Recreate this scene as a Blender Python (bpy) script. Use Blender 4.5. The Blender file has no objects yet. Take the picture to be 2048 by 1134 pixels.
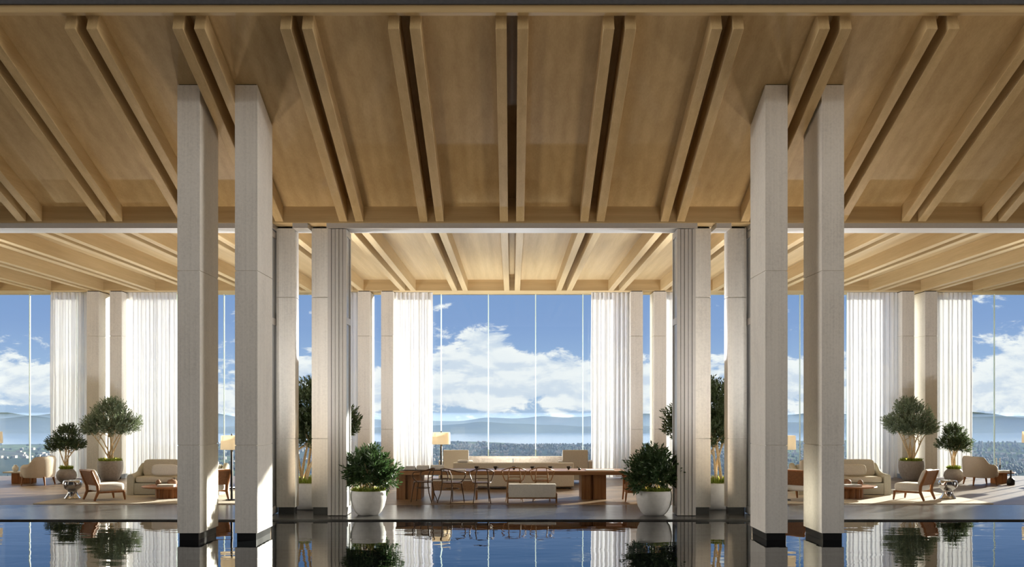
import bpy, bmesh, math, random
from mathutils import Vector, Matrix

R = random.Random(7)
SC = bpy.context.scene
COL = SC.collection

# ------------------------------------------------------------------ camera
F_PX, CX, HY, EYE = 2100.0, 1024.5, 820.0, 1.96
cam_d = bpy.data.cameras.new('camera')
cam = bpy.data.objects.new('camera', cam_d)
COL.objects.link(cam)
cam.location = (0, 0, EYE)
cam.rotation_euler = (math.pi / 2, 0, 0)
cam_d.sensor_width = 36
cam_d.lens = 36 * F_PX / 2048
cam_d.shift_y = (HY - 567) / 2048
cam_d.clip_start, cam_d.clip_end = 0.1, 30000
SC.camera = cam

# ------------------------------------------------------------------ look
SC.view_settings.view_transform = 'Standard'
SC.view_settings.look = 'None'
SC.view_settings.gamma = 1
SC.view_settings.use_curve_mapping = False
SC.view_settings.exposure = 0.0
SC.cycles.max_bounces = 10
SC.cycles.diffuse_bounces = 5
SC.cycles.glossy_bounces = 4
SC.cycles.transparent_max_bounces = 24
SC.cycles.sample_clamp_indirect = 4
SC.cycles.caustics_reflective = False
SC.cycles.caustics_refractive = False

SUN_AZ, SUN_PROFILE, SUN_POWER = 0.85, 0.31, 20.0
BACK_SKY = (.05, .048, .045)      # unseen half of the sky behind the viewer, dimmed to darken column fronts
SIDE_FILL = (15.0, 14.4, 13.6)           # unseen glow added low on both sides to brighten column faces
UP_FILL = 3.0                      # unseen upper sky over the far side, boosted to light the lounge


# ------------------------------------------------------------------ node helpers
class NT:
    def __init__(s, tree):
        s.t = tree
        tree.nodes.clear()

    def n(s, typ, **kw):
        nd = s.t.nodes.new(typ)
        for k, v in kw.items():
            setattr(nd, k, v)
        return nd

    def put(s, sock, v):
        if isinstance(v, bpy.types.NodeSocket):
            s.t.links.new(v, sock)
        elif isinstance(v, (tuple, list)) and len(v) == 3 and sock.type == 'RGBA':
            sock.default_value = (*v, 1)
        else:
            sock.default_value = v

    def math(s, op, a, b=0.0, c=0.0, clamp=False):
        nd = s.n('ShaderNodeMath', operation=op, use_clamp=clamp)
        for i, v in enumerate((a, b, c)):
            s.put(nd.inputs[i], v)
        return nd.outputs[0]

    def mix(s, f, a, b, blend='MIX'):
        nd = s.n('ShaderNodeMix', data_type='RGBA', blend_type=blend)
        s.put(nd.inputs[0], f)
        s.put(nd.inputs[6], a)
        s.put(nd.inputs[7], b)
        return nd.outputs[2]

    def ramp(s, f, stops, interp='LINEAR'):
        nd = s.n('ShaderNodeValToRGB')
        cr = nd.color_ramp
        cr.interpolation = interp
        while len(cr.elements) < len(stops):
            cr.elements.new(0.5)
        for e, (p, c) in zip(cr.elements, stops):
            e.position = p
            e.color = (*c, 1) if isinstance(c, (tuple, list)) else (c, c, c, 1)
        s.put(nd.inputs[0], f)
        return nd.outputs[0]

    def noise(s, vec, scale=5, detail=4, rough=0.5, dist=0.0):
        nd = s.n('ShaderNodeTexNoise')
        if vec is not None:
            s.t.links.new(vec, nd.inputs['Vector'])
        nd.inputs['Scale'].default_value = scale
        nd.inputs['Detail'].default_value = detail
        nd.inputs['Roughness'].default_value = rough
        nd.inputs['Distortion'].default_value = dist
        return nd.outputs[0]

    def mapping(s, vec, scale=(1, 1, 1), loc=(0, 0, 0)):
        nd = s.n('ShaderNodeMapping')
        s.t.links.new(vec, nd.inputs[0])
        nd.inputs['Scale'].default_value = scale
        nd.inputs['Location'].default_value = loc
        return nd.outputs[0]

    def smooth(s, v, lo, hi):
        nd = s.n('ShaderNodeMapRange', interpolation_type='SMOOTHSTEP')
        s.put(nd.inputs[0], v)
        s.put(nd.inputs[1], lo)
        s.put(nd.inputs[2], hi)
        return nd.outputs[0]


def lin(r, g, b):
    f = lambda c: (c / 255) / 12.92 if c / 255 <= 0.04045 else ((c / 255 + 0.055) / 1.055) ** 2.4
    return (f(r), f(g), f(b))


# ------------------------------------------------------------------ world: sky with low cloud bank and cumulus
def make_world():
    w = bpy.data.worlds.new('sky')
    SC.world = w
    w.use_nodes = True
    t = NT(w.node_tree)
    out = t.n('ShaderNodeOutputWorld')
    bg = t.n('ShaderNodeBackground')
    t.t.links.new(bg.outputs[0], out.inputs[0])
    gen = t.n('ShaderNodeTexCoord').outputs['Generated']
    sep = t.n('ShaderNodeSeparateXYZ')
    t.t.links.new(gen, sep.inputs[0])
    x, y, z = sep.outputs
    zz = t.math('ADD', t.math('MULTIPLY', z, 0.5), 0.5)      # -1..1 -> 0..1
    P = lambda e: 0.5 + e * 0.5
    blue = t.ramp(zz, [(P(-.3), (.30, .36, .42)), (P(-.02), (.46, .58, .76)), (P(.025), (.40, .56, .82)),
                       (P(.075), (.27, .405, .71)), (P(.115), (.22, .36, .67)), (P(.16), (.13, .28, .60)), (P(.45), (.20, .36, .68)), (P(1), (.22, .38, .70))])
    v1 = t.mapping(gen, (24, 24, 58), (3.1, 0.0, 1.7))
    n1 = t.noise(v1, 1.0, 10, 0.62, 0.25)
    v2 = t.mapping(gen, (24, 24, 58), (3.1, 0.0, 1.7 + .42))
    n2 = t.noise(v2, 1.0, 5, 0.52, 0.25)
    # big cumulus over the middle window, smaller ones over the side windows
    def bump(u, v, ru, rv, amp):
        du = t.math('DIVIDE', t.math('SUBTRACT', x, u), ru)
        dv = t.math('DIVIDE', t.math('SUBTRACT', z, v), rv)
        r2 = t.math('ADD', t.math('MULTIPLY', du, du), t.math('MULTIPLY', dv, dv))
        g = t.math('MULTIPLY', t.math('EXPONENT', t.math('MULTIPLY', r2, -1.0)), amp)
        return t.math('MULTIPLY', g, t.math('GREATER_THAN', y, 0.0))
    add = None
    for b in ((-.018, .060, .034, .017, .24), (-.055, .073, .012, .008, .13), (.02, .040, .08, .012, .12), (0.012, .094, .008, .006, .14),
              (-.067, .098, .010, .006, .15), (-.47, .108, .03, .012, .25), (-.46, .085, .05, .018, -.25), (-.03, .100, .05, .018, -.10), (.05, .085, .045, .022, -.26),
              (.45, .055, .03, .022, .20), (.42, .088, .012, .006, .12), (.44, .105, .02, .02, -.12), (.0, .018, .2, .010, .16)):
        g = bump(*b)
        add = g if add is None else t.math('ADD', add, g)
    thr = t.ramp(zz, [(P(-.02), .52), (P(-.002), .47), (P(.008), .36), (P(.040), .40), (P(.055), .50), (P(.075), .565), (P(.14), .60), (P(.24), .56), (P(.4), .46), (P(1), .45)])
    dens = t.math('ADD', n1, add)
    m = t.smooth(t.math('SUBTRACT', dens, thr), 0.0, 0.11)
    lit = t.smooth(t.math('SUBTRACT', n1, n2), -0.12, 0.10)
    deep = t.smooth(t.math('SUBTRACT', dens, thr), 0.10, 0.32)
    white = t.mix(lit, (.70, .77, .90), (1.0, 1.0, 1.02))
    white = t.mix(t.math('MULTIPLY', deep, .35), white, (.84, .88, .96))
    skyc = t.mix(m, blue, white)
    # unseen sky: boosted upper far side, flat dim back, added side glow
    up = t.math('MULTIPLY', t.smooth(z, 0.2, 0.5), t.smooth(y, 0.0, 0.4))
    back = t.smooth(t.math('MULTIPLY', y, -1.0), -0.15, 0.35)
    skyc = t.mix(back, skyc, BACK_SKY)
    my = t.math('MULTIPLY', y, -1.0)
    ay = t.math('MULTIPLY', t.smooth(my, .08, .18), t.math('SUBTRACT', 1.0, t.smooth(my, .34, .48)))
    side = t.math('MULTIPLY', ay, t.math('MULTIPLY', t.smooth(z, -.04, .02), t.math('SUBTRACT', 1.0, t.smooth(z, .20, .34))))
    skyc = t.mix(side, skyc, SIDE_FILL)
    gain = t.math('ADD', 1.0, t.math('MULTIPLY', up, UP_FILL))
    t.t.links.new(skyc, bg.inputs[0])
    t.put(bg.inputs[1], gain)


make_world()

sun_d = bpy.data.lights.new('sun', 'SUN')
sun_d.energy = SUN_POWER
sun_d.color = (1.0, .93, .82)
sun_d.angle = math.radians(0.7)
sun = bpy.data.objects.new('sun', sun_d)
COL.objects.link(sun)
sun.rotation_euler = Vector((SUN_AZ, 1.0, SUN_PROFILE)).to_track_quat('Z', 'Y').to_euler()


# ------------------------------------------------------------------ materials
def new_mat(name):
    m = bpy.data.materials.new(name)
    m.use_nodes = True
    t = NT(m.node_tree)
    out = t.n('ShaderNodeOutputMaterial')
    return m, t, out


def principled(t, out, col, rough, metal=0.0, spec=0.5, bump=None, bump_s=0.1, bump_d=0.01, ior=1.45):
    p = t.n('ShaderNodeBsdfPrincipled')
    t.put(p.inputs['Base Color'], col)
    t.put(p.inputs['Roughness'], rough)
    t.put(p.inputs['Metallic'], metal)
    t.put(p.inputs['Specular IOR Level'], spec)
    t.put(p.inputs['IOR'], ior)
    if bump is not None:
        b = t.n('ShaderNodeBump')
        b.inputs['Strength'].default_value = bump_s
        b.inputs['Distance'].default_value = bump_d
        t.put(b.inputs['Height'], bump)
        t.t.links.new(b.outputs[0], p.inputs['Normal'])
    t.t.links.new(p.outputs[0], out.inputs[0])
    return p


def obj_coord(t, per_object=True):
    c = t.n('ShaderNodeTexCoord').outputs['Object']
    if per_object:
        rnd = t.n('ShaderNodeObjectInfo').outputs['Random']
        k = t.n('ShaderNodeVectorMath', operation='ADD')
        cmb = t.n('ShaderNodeCombineXYZ')
        a = t.math('MULTIPLY', rnd, 37.0)
        for i in range(3):
            t.put(cmb.inputs[i], a)
        t.t.links.new(c, k.inputs[0])
        t.t.links.new(cmb.outputs[0], k.inputs[1])
        return k.outputs[0]
    return c


def plain(name, col, rough=.5, metal=0.0, spec=.5, var=.12, scale=20, bump=.05, bd=.003):
    m, t, out = new_mat(name)
    c = obj_coord(t)
    n = t.noise(c, scale, 5, .6)
    dark = tuple(k * (1 - var) for k in col)
    lite = tuple(min(1, k * (1 + var)) for k in col)
    cc = t.ramp(n, [(.3, dark), (.7, lite)])
    principled(t, out, cc, rough, metal, spec, n, bump, bd)
    return m


def wood(name, light, dark, grain='y', rough=.45, k=9.0, spec=.25, plank=None):
    m, t, out = new_mat(name)
    c = obj_coord(t)
    lo = .035
    sc = {'x': (lo, 1, 1), 'y': (1, lo, 1), 'z': (1, 1, lo)}[grain]
    v = t.mapping(c, tuple(k * q for q in sc))
    n = t.noise(v, 1.0, 5, .55, .5)
    rng = t.n('ShaderNodeTexWave', wave_type='BANDS', bands_direction='X' if grain != 'x' else 'Z')
    t.t.links.new(t.mapping(c, tuple(k * .55 * (q if q == 1 else q * 1.6) for q in sc)), rng.inputs['Vector'])
    rng.inputs['Scale'].default_value = .55
    rng.inputs['Distortion'].default_value = 4.0
    rng.inputs['Detail'].default_value = 3
    rng.inputs['Detail Scale'].default_value = .8
    fine = t.noise(t.mapping(c, tuple(k * 9 * q for q in sc)), 1.0, 3, .5)
    f = t.math('ADD', t.math('MULTIPLY', n, .62), t.math('ADD', t.math('MULTIPLY', fine, .29), t.math('MULTIPLY', rng.outputs['Fac'], .09)))
    mid = tuple((a + b) / 2 for a, b in zip(light, dark))
    cc = t.ramp(f, [(.30, dark), (.5, mid), (.68, light)])
    principled(t, out, cc, rough, 0, spec, f, .08, .002)
    return m


def stone(name, col, var=.10, rough=.6, streak=True):
    m, t, out = new_mat(name)
    c = obj_coord(t)
    n = t.noise(c, 26, 8, .7)
    big = t.noise(t.mapping(c, (1.2, 1.2, .6)), 1.6, 4, .6)
    lines = t.noise(t.mapping(c, (42, 42, .5)), 1.0, 3, .5)
    f = t.math('ADD', t.math('MULTIPLY', n, .45), t.math('ADD', t.math('MULTIPLY', big, .3), t.math('MULTIPLY', lines, .25)))
    dark = tuple(k * (1 - var * 2) for k in col)
    lite = tuple(min(1, k * (1 + var)) for k in col)
    cc = t.ramp(f, [(.34, dark), (.5, col), (.66, lite)])
    principled(t, out, cc, rough, 0, .35, n, .12, .004)
    return m


def leafy(name, dark, light, trans=.35):
    m, t, out = new_mat(name)
    c = obj_coord(t)
    n = t.noise(c, 9, 4, .7)
    cc = t.ramp(n, [(.3, dark), (.7, light)])
    p = t.n('ShaderNodeBsdfPrincipled')
    t.put(p.inputs['Base Color'], cc)
    t.put(p.inputs['Roughness'], .42)
    tr = t.n('ShaderNodeBsdfTranslucent')
    t.put(tr.inputs[0], cc)
    mx = t.n('ShaderNodeMixShader')
    mx.inputs[0].default_value = trans
    t.t.links.new(p.outputs[0], mx.inputs[1])
    t.t.links.new(tr.outputs[0], mx.inputs[2])
    t.t.links.new(mx.outputs[0], out.inputs[0])
    return m


def glassy(name, tint=(.95, .98, .97), refl=.06):
    m, t, out = new_mat(name)
    tr = t.n('ShaderNodeBsdfTransparent')
    t.put(tr.inputs[0], tint)
    gl = t.n('ShaderNodeBsdfGlossy')
    gl.inputs['Roughness'].default_value = 0.0
    lw = t.n('ShaderNodeFresnel')
    lw.inputs['IOR'].default_value = 1.25
    mx = t.n('ShaderNodeMixShader')
    t.t.links.new(t.math('MULTIPLY', lw.outputs[0], 1.0, clamp=True), mx.inputs[0])
    t.t.links.new(tr.outputs[0], mx.inputs[1])
    t.t.links.new(gl.outputs[0], mx.inputs[2])
    t.t.links.new(mx.outputs[0], out.inputs[0])
    return m


def cloth_sheer(name):
    m, t, out = new_mat(name)
    c = obj_coord(t)
    n = t.noise(t.mapping(c, (90, 90, 3)), 1.0, 3, .5)
    cc = t.ramp(n, [(.3, (.82, .82, .83)), (.7, (.93, .93, .94))])
    d = t.n('ShaderNodeBsdfDiffuse')
    t.put(d.inputs[0], cc)
    tl = t.n('ShaderNodeBsdfTranslucent')
    t.put(tl.inputs[0], cc)
    tp = t.n('ShaderNodeBsdfTransparent')
    a = t.n('ShaderNodeMixShader')
    a.inputs[0].default_value = .13
    t.t.links.new(d.outputs[0], a.inputs[1])
    t.t.links.new(tl.outputs[0], a.inputs[2])
    b = t.n('ShaderNodeMixShader')
    b.inputs[0].default_value = .10
    t.t.links.new(a.outputs[0], b.inputs[1])
    t.t.links.new(tp.outputs[0], b.inputs[2])
    t.t.links.new(b.outputs[0], out.inputs[0])
    return m


def shade_mat(name, col, emit):
    m, t, out = new_mat(name)
    d = t.n('ShaderNodeBsdfDiffuse')
    t.put(d.inputs[0], col)
    tl = t.n('ShaderNodeBsdfTranslucent')
    t.put(tl.inputs[0], col)
    a = t.n('ShaderNodeMixShader')
    a.inputs[0].default_value = .5
    t.t.links.new(d.outputs[0], a.inputs[1])
    t.t.links.new(tl.outputs[0], a.inputs[2])
    e = t.n('ShaderNodeEmission')
    t.put(e.inputs[0], (1.0, .86, .64))
    e.inputs[1].default_value = emit
    s = t.n('ShaderNodeAddShader')
    t.t.links.new(a.outputs[0], s.inputs[0])
    t.t.links.new(e.outputs[0], s.inputs[1])
    t.t.links.new(s.outputs[0], out.inputs[0])
    return m


def water_mat():
    m, t, out = new_mat('pool_water')
    c = t.n('ShaderNodeTexCoord').outputs['Object']
    n = t.noise(t.mapping(c, (.55, 1.15, 1)), 1.0, 3, .45, .6)
    n2 = t.noise(t.mapping(c, (2.2, 4.5, 1)), 1.0, 2, .5, .3)
    h = t.math('ADD', t.math('MULTIPLY', n, 1.0), t.math('MULTIPLY', n2, .12))
    principled(t, out, (.006, .007, .008), .008, 0, .5, h, 1.0, .0055, ior=1.36)
    return m


def floor_stone_mat():
    m, t, out = new_mat('dark_stone_paving')
    c = t.n('ShaderNodeTexCoord').outputs['Object']
    n = t.noise(t.mapping(c, (1.5, 4, 1)), 1.4, 7, .65, .4)
    br = t.n('ShaderNodeTexBrick')
    t.t.links.new(t.mapping(c, (1, 1, 1)), br.inputs[0])
    br.offset = 0.5
    br.inputs['Scale'].default_value = 1.0
    br.inputs['Mortar Size'].default_value = .004
    br.inputs['Brick Width'].default_value = 1.85
    br.inputs['Row Height'].default_value = .93
    t.put(br.inputs['Color1'], (1, 1, 1))
    t.put(br.inputs['Color2'], (.9, .9, .9))
    t.put(br.inputs['Mortar'], (.45, .45, .45))
    cc = t.ramp(n, [(.3, (.040, .037, .034)), (.7, (.085, .080, .074))])
    cc = t.mix(1.0, cc, br.outputs[0], 'MULTIPLY')
    principled(t, out, cc, t.math('ADD', .16, t.math('MULTIPLY', n, .16)), 0, .5, n, .05, .002)
    return m


def floor_wood_mat():
    m, t, out = new_mat('dark_plank_floor')
    c = t.n('ShaderNodeTexCoord').outputs['Object']
    br = t.n('ShaderNodeTexBrick')
    t.t.links.new(c, br.inputs[0])
    br.offset = 0.37
    br.inputs['Scale'].default_value = 1.0
    br.inputs['Mortar Size'].default_value = .004
    br.inputs['Brick Width'].default_value = 2.2
    br.inputs['Row Height'].default_value = .22
    br.inputs['Bias'].default_value = 0.0
    t.put(br.inputs['Color1'], (.62, .62, .62))
    t.put(br.inputs['Color2'], (1.15, 1.1, 1.0))
    t.put(br.inputs['Mortar'], (.3, .3, .3))
    n = t.noise(t.mapping(c, (1.0, 9, 1)), 1.5, 6, .6, .5)
    cc = t.ramp(n, [(.3, (.12, .080, .052)), (.7, (.27, .19, .125))])
    cc = t.mix(1.0, cc, br.outputs[0], 'MULTIPLY')
    principled(t, out, cc, t.math('ADD', .30, t.math('MULTIPLY', n, .18)), 0, .22, n, .06, .002)
    return m


def rug_mat():
    m, t, out = new_mat('rug_wool')
    c = t.n('ShaderNodeTexCoord').outputs['Object']
    n = t.noise(c, 60, 4, .7)
    b = t.noise(c, 3, 3, .5)
    f = t.math('ADD', t.math('MULTIPLY', n, .6), t.math('MULTIPLY', b, .4))
    cc = t.ramp(f, [(.3, (.46, .41, .34)), (.7, (.66, .61, .53))])
    principled(t, out, cc, .95, 0, .1, n, .6, .01)
    return m


def land_mat():
    m, t, out = new_mat('valley_land')
    c = t.n('ShaderNodeTexCoord').outputs['Object']
    n = t.noise(t.mapping(c, (.004, .0022, .004)), 1.0, 8, .62, .4)
    n2 = t.noise(t.mapping(c, (.02, .012, .02)), 1.0, 6, .7)
    cc = t.ramp(n, [(.36, (.022, .034, .022)), (.47, (.035, .045, .03)), (.52, (.085, .115, .045)), (.57, (.04, .05, .034)), (.68, (.075, .07, .06))])
    cc = t.mix(t.smooth(n2, .52, .66), cc, (.02, .03, .02))
    principled(t, out, cc, 1.0, 0, 0.0)
    return m


def hill_mat():
    m, t, out = new_mat('wooded_hills')
    c = t.n('ShaderNodeTexCoord').outputs['Object']
    n = t.noise(t.mapping(c, (.002, .002, .004)), 1.0, 7, .6)
    cc = t.ramp(n, [(.35, (.035, .05, .045)), (.6, (.075, .09, .07)), (.72, (.13, .13, .10))])
    principled(t, out, cc, 1.0, 0, 0.0)
    return m


def haze_mat(d):
    m, t, out = new_mat('valley_haze')
    v = t.n('ShaderNodeVolumeScatter')
    t.put(v.inputs['Color'], (.24, .33, .52))
    v.inputs['Density'].default_value = d
    t.t.links.new(v.outputs[0], out.inputs['Volume'])
    return m


OAK_L, OAK_D = (.62, .455, .24), (.47, .33, .16)
M = {
    'oak_y': wood('oak_along', OAK_L, OAK_D, 'y', .5, 7),
    'oak_x': wood('oak_across', OAK_L, OAK_D, 'x', .5, 7),
    'oak_panel': wood('oak_panel', (.58, .425, .225), (.43, .30, .145), 'y', .5, 5),
    'stone': stone('limestone', lin(226, 221, 213)),
    'plinth': plain('black_plinth', (.014, .014, .015), .3),
    'gap': plain('shadow_gap', (.008, .008, .008), .8),
    'metal_white': plain('pale_painted_metal', (.55, .52, .485), .4, 0, .5, .03),
    'metal_dark': plain('dark_bronze', (.035, .032, .03), .4, .6),
    'roof': plain('dark_roof_metal', (.075, .075, .078), .5),
    'glass': glassy('clear_glass'),
    'seam': plain('pale_green_joint', (.70, .86, .80), .3, 0, .5, .02),
    'curtain': cloth_sheer('sheer_curtain'),
    'water': water_mat(),
    'stonefloor': floor_stone_mat(),
    'woodfloor': floor_wood_mat(),
    'rug': rug_mat(),
    'land': land_mat(),
    'hill': hill_mat(),
    'lake': plain('lake_water', (.10, .13, .16), .12, 0, .5, .05, .01, 0),
    'house': plain('far_houses', (.30, .27, .24), .9, 0, 0.0),
    'forest': plain('far_trees', (.022, .035, .02), .9, 0, .1, .4, .05, 0),
    'walnut': wood('walnut', (.36, .185, .085), (.17, .075, .032), 'z', .4, 12),
    'walnut_x': wood('walnut_across', (.40, .22, .105), (.20, .095, .042), 'x', .4, 12),
    'teak': wood('teak', (.36, .155, .058), (.18, .068, .025), 'z', .42, 14),
    'bentwood': wood('bentwood', (.13, .065, .03), (.06, .03, .014), 'z', .35, 14),
    'bentwood_lit': wood('lit_bentwood', (.36, .20, .085), (.22, .11, .045), 'z', .35, 14),  # the dark bentwood again, with light put into its colour
    'cane': plain('woven_cane', (.30, .18, .10), .6, 0, .3, .35, 60, .4),
    'cream': plain('cream_linen', (.62, .57, .48), .9, 0, .1, .08, 40, .2),
    'sage': plain('pale_sage_linen', (.52, .50, .42), .9, 0, .1, .08, 40, .2),
    'white_cloth': plain('white_linen', (.74, .72, .69), .9, 0, .1, .06, 40, .2),
    'greige': plain('greige_upholstery', (.55, .50, .43), .9, 0, .1, .06, 40, .2),
    'boucle': plain('boucle', (.58, .50, .41), .95, 0, .1, .14, 90, .6, .008),
    'chrome': plain('chrome', (.42, .42, .44), .05, 1.0, .5, .03, 3, .06, .01),
    'pot_white': plain('white_ceramic_pot', (.66, .64, .61), .55, 0, .4, .08, 14, .12),
    'pot_grey': plain('grey_stone_pot', (.33, .30, .28), .7, 0, .3, .15, 18, .15),
    'soil': plain('soil', (.06, .045, .03), .9),
    'bark': plain('pale_bark', (.62, .47, .28), .8, 0, .2, .3, 30, .3),
    'olive': leafy('olive_leaf', (.11, .145, .075), (.28, .33, .20)),
    'olive_dark': leafy('dark_leaf', (.035, .058, .02), (.11, .15, .06)),
    'bush': leafy('bush_leaf', (.022, .05, .016), (.075, .135, .045)),
    'moss': leafy('lime_moss', (.17, .24, .02), (.40, .45, .08), .25),
    'black': plain('black_ceramic', (.012, .012, .012), .35),
    'terracotta': plain('brown_clay', (.26, .15, .09), .7),
    'paper': plain('paper', (.78, .76, .72), .8, 0, .2, .03),
    'cover_a': plain('grey_cover', (.45, .44, .43), .6),
    'cover_b': plain('dark_cover', (.05, .05, .052), .5),
    'cover_c': plain('ivory_cover', (.70, .67, .60), .6),
    'shade': shade_mat('lamp_shade_linen', (.80, .74, .62), .10),
    'candle': plain('candle_wax', (.8, .78, .7), .5),
    'ledge': plain('tan_stone', (.36, .29, .21), .8, 0, .2, .25, 14, .2),
    'smoke_glass': plain('smoked_grey_top', (.10, .12, .13), .15),
    'bounce_slab': stone('pale_bounce_stone', (.72, .70, .65)),  # for the added slab that bounces sun indoors
    'bounce_paving': stone('warm_bounce_paving', (.58, .46, .32)),  # warm tone chosen for the light it bounces onto the porch
    'panel_grey': plain('frosted_panel', (.50, .52, .54), .25, 0, .5, .03),
}


# ------------------------------------------------------------------ mesh helpers
class MB:
    def __init__(s):
        s.v, s.f = [], []

    def add(s, vs, fs):
        o = len(s.v)
        s.v += [tuple(p) for p in vs]
        s.f += [tuple(i + o for i in q) for q in fs]
        return s

    def box(s, x0, x1, y0, y1, z0, z1):
        vs = [(x, y, z) for z in (z0, z1) for y in (y0, y1) for x in (x0, x1)]
        return s.add(vs, [(0, 2, 3, 1), (4, 5, 7, 6), (0, 1, 5, 4), (2, 6, 7, 3), (0, 4, 6, 2), (1, 3, 7, 5)])

    def rings(s, rings, cap=True):
        n = len(rings[0])
        vs = [p for r in rings for p in r]
        fs = []
        for k in range(len(rings) - 1):
            for i in range(n):
                j = (i + 1) % n
                fs.append((k * n + i, k * n + j, (k + 1) * n + j, (k + 1) * n + i))
        if cap:
            fs.append(tuple(range(n - 1, -1, -1)))
            fs.append(tuple((len(rings) - 1) * n + i for i in range(n)))
        return s.add(vs, fs)

    def lathe(s, prof, n=28, cx=0, cy=0, cap=True):
        return s.rings([[(cx + r * math.cos(2 * math.pi * i / n), cy + r * math.sin(2 * math.pi * i / n), z) for i in range(n)] for r, z in prof], cap)

    def tube(s, pts, rad, n=8, closed=False):
        pts = [Vector(p) for p in pts]
        m = len(pts)
        rr = rad if isinstance(rad, (list, tuple)) else [rad] * m
        rings = []
        up = None
        for i, p in enumerate(pts):
            if closed:
                d = pts[(i + 1) % m] - pts[i - 1]
            else:
                d = pts[min(i + 1, m - 1)] - pts[max(i - 1, 0)]
            d.normalize()
            if up is None:
                up = Vector((0, 0, 1)) if abs(d.z) < .9 else Vector((1, 0, 0))
            a = (up - d * up.dot(d)).normalized()
            b = d.cross(a)
            up = a
            rings.append([p + (a * math.cos(2 * math.pi * k / n) + b * math.sin(2 * math.pi * k / n)) * rr[i] for k in range(n)])
        if closed:
            rings.append(rings[0])
        return s.rings(rings, not closed)

    def prism(s, poly, axis, a, b):
        """poly: 2D outline, extruded along axis ('x','y','z') from a to b"""
        def mk(p, t):
            return {'x': (t, p[0], p[1]), 'y': (p[0], t, p[1]), 'z': (p[0], p[1], t)}[axis]
        return s.rings([[mk(p, a) for p in poly], [mk(p, b) for p in poly]])

    def pillow(s, c, size, e=.35, nu=20, nv=12, rot=None):
        """puffy superellipsoid cushion"""
        def sp(v, p):
            return math.copysign(abs(v) ** p, v)
        vs, fs = [], []
        for j in range(nv + 1):
            ph = -math.pi / 2 + math.pi * j / nv
            for i in range(nu):
                th = 2 * math.pi * i / nu
                p = Vector((size[0] / 2 * sp(math.cos(ph), e * 1.5) * sp(math.cos(th), e),
                            size[1] / 2 * sp(math.cos(ph), e * 1.5) * sp(math.sin(th), e),
                            size[2] / 2 * sp(math.sin(ph), e * 1.5)))
                if rot is not None:
                    p = rot @ p
                vs.append(p + Vector(c))
        for j in range(nv):
            for i in range(nu):
                k = (i + 1) % nu
                fs.append((j * nu + i, j * nu + k, (j + 1) * nu + k, (j + 1) * nu + i))
        return s.add(vs, fs)

    def build(s, name, mat, parent=None, smooth=False, bevel=0.0, seg=2, loc=(0, 0, 0), label=None):
        me = bpy.data.meshes.new(name)
        me.from_pydata(s.v, [], s.f)
        bm = bmesh.new()
        bm.from_mesh(me)
        bmesh.ops.remove_doubles(bm, verts=bm.verts, dist=1e-5)
        bmesh.ops.recalc_face_normals(bm, faces=bm.faces)
        if bevel:
            bmesh.ops.bevel(bm, geom=[e for e in bm.edges if e.is_manifold and e.calc_face_angle(0) > .6], offset=bevel, segments=seg, profile=.6, affect='EDGES', clamp_overlap=True)
        for f in bm.faces:
            f.smooth = smooth
        bm.to_mesh(me)
        bm.free()
        me.materials.append(M[mat])
        if smooth:
            try:
                me.set_sharp_from_angle(angle=math.radians(50))
            except Exception:
                pass
        o = bpy.data.objects.new(name, me)
        COL.objects.link(o)
        o.location = loc
        if parent:
            o.parent = parent
        if label:
            o['label'] = label
        return o

    def raw(s, name, mat, parent=None, loc=(0, 0, 0)):
        me = bpy.data.meshes.new(name)
        me.from_pydata(s.v, [], s.f)
        me.materials.append(M[mat])
        o = bpy.data.objects.new(name, me)
        COL.objects.link(o)
        o.location = loc
        if parent:
            o.parent = parent
        return o


def tag(o, label, cat, group=None, kind=None):
    o['label'] = label
    o['category'] = cat
    if group:
        o['group'] = group
    if kind:
        o['kind'] = kind
    return o


def thing(name, label, cat, loc=(0, 0, 0), rz=0.0, group=None, kind=None):
    o = bpy.data.objects.new(name, None)
    o.empty_display_size = .2
    COL.objects.link(o)
    o.location = loc
    o.rotation_euler = (0, 0, rz)
    return tag(o, label, cat, group, kind)


def dup(root, loc, rz=None, label=None, group=None, sx=1.0):
    r = root.copy()
    COL.objects.link(r)
    r.location = loc
    if rz is not None:
        r.rotation_euler = (0, 0, rz)
    if sx != 1.0:
        r.scale = (sx, r.scale[1], r.scale[2])
    if label:
        r['label'] = label
    if group:
        r['group'] = group
    for ch in list(root.children):
        c = ch.copy()
        COL.objects.link(c)
        c.parent = r
        for g in list(ch.children):
            d = g.copy()
            COL.objects.link(d)
            d.parent = c
    return r


def spot(px, py):
    """where a floor point seen at photo pixel (px, py) stands, in metres"""
    k = (py - HY) / EYE
    return ((px - CX) / k, F_PX / k)


def arc(cx, cz, r, a0, a1, n):
    return [(cx + r * math.cos(a0 + (a1 - a0) * i / n), cz + r * math.sin(a0 + (a1 - a0) * i / n)) for i in range(n + 1)]


# ------------------------------------------------------------------ setting: pool, floors, roof
HALF = 17.6
WATER = -.025
POOL, EDGE, THRESH, BACK = 9.0, 18.80, 21.66, 31.0
SLOPE = .357


def zp(y):                      # underside of the sloping porch boards
    return 5.72 + (19.40 - y) * SLOPE


b = MB()
b.add([(-45, POOL, 0), (45, POOL, 0), (45, EDGE, 0), (-45, EDGE, 0)], [(0, 1, 2, 3)])
o = b.raw('pool_water', 'water', None, (0, 0, WATER))
tag(o, 'still dark reflecting pool in front of the pavilion', 'water', kind='structure')

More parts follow.
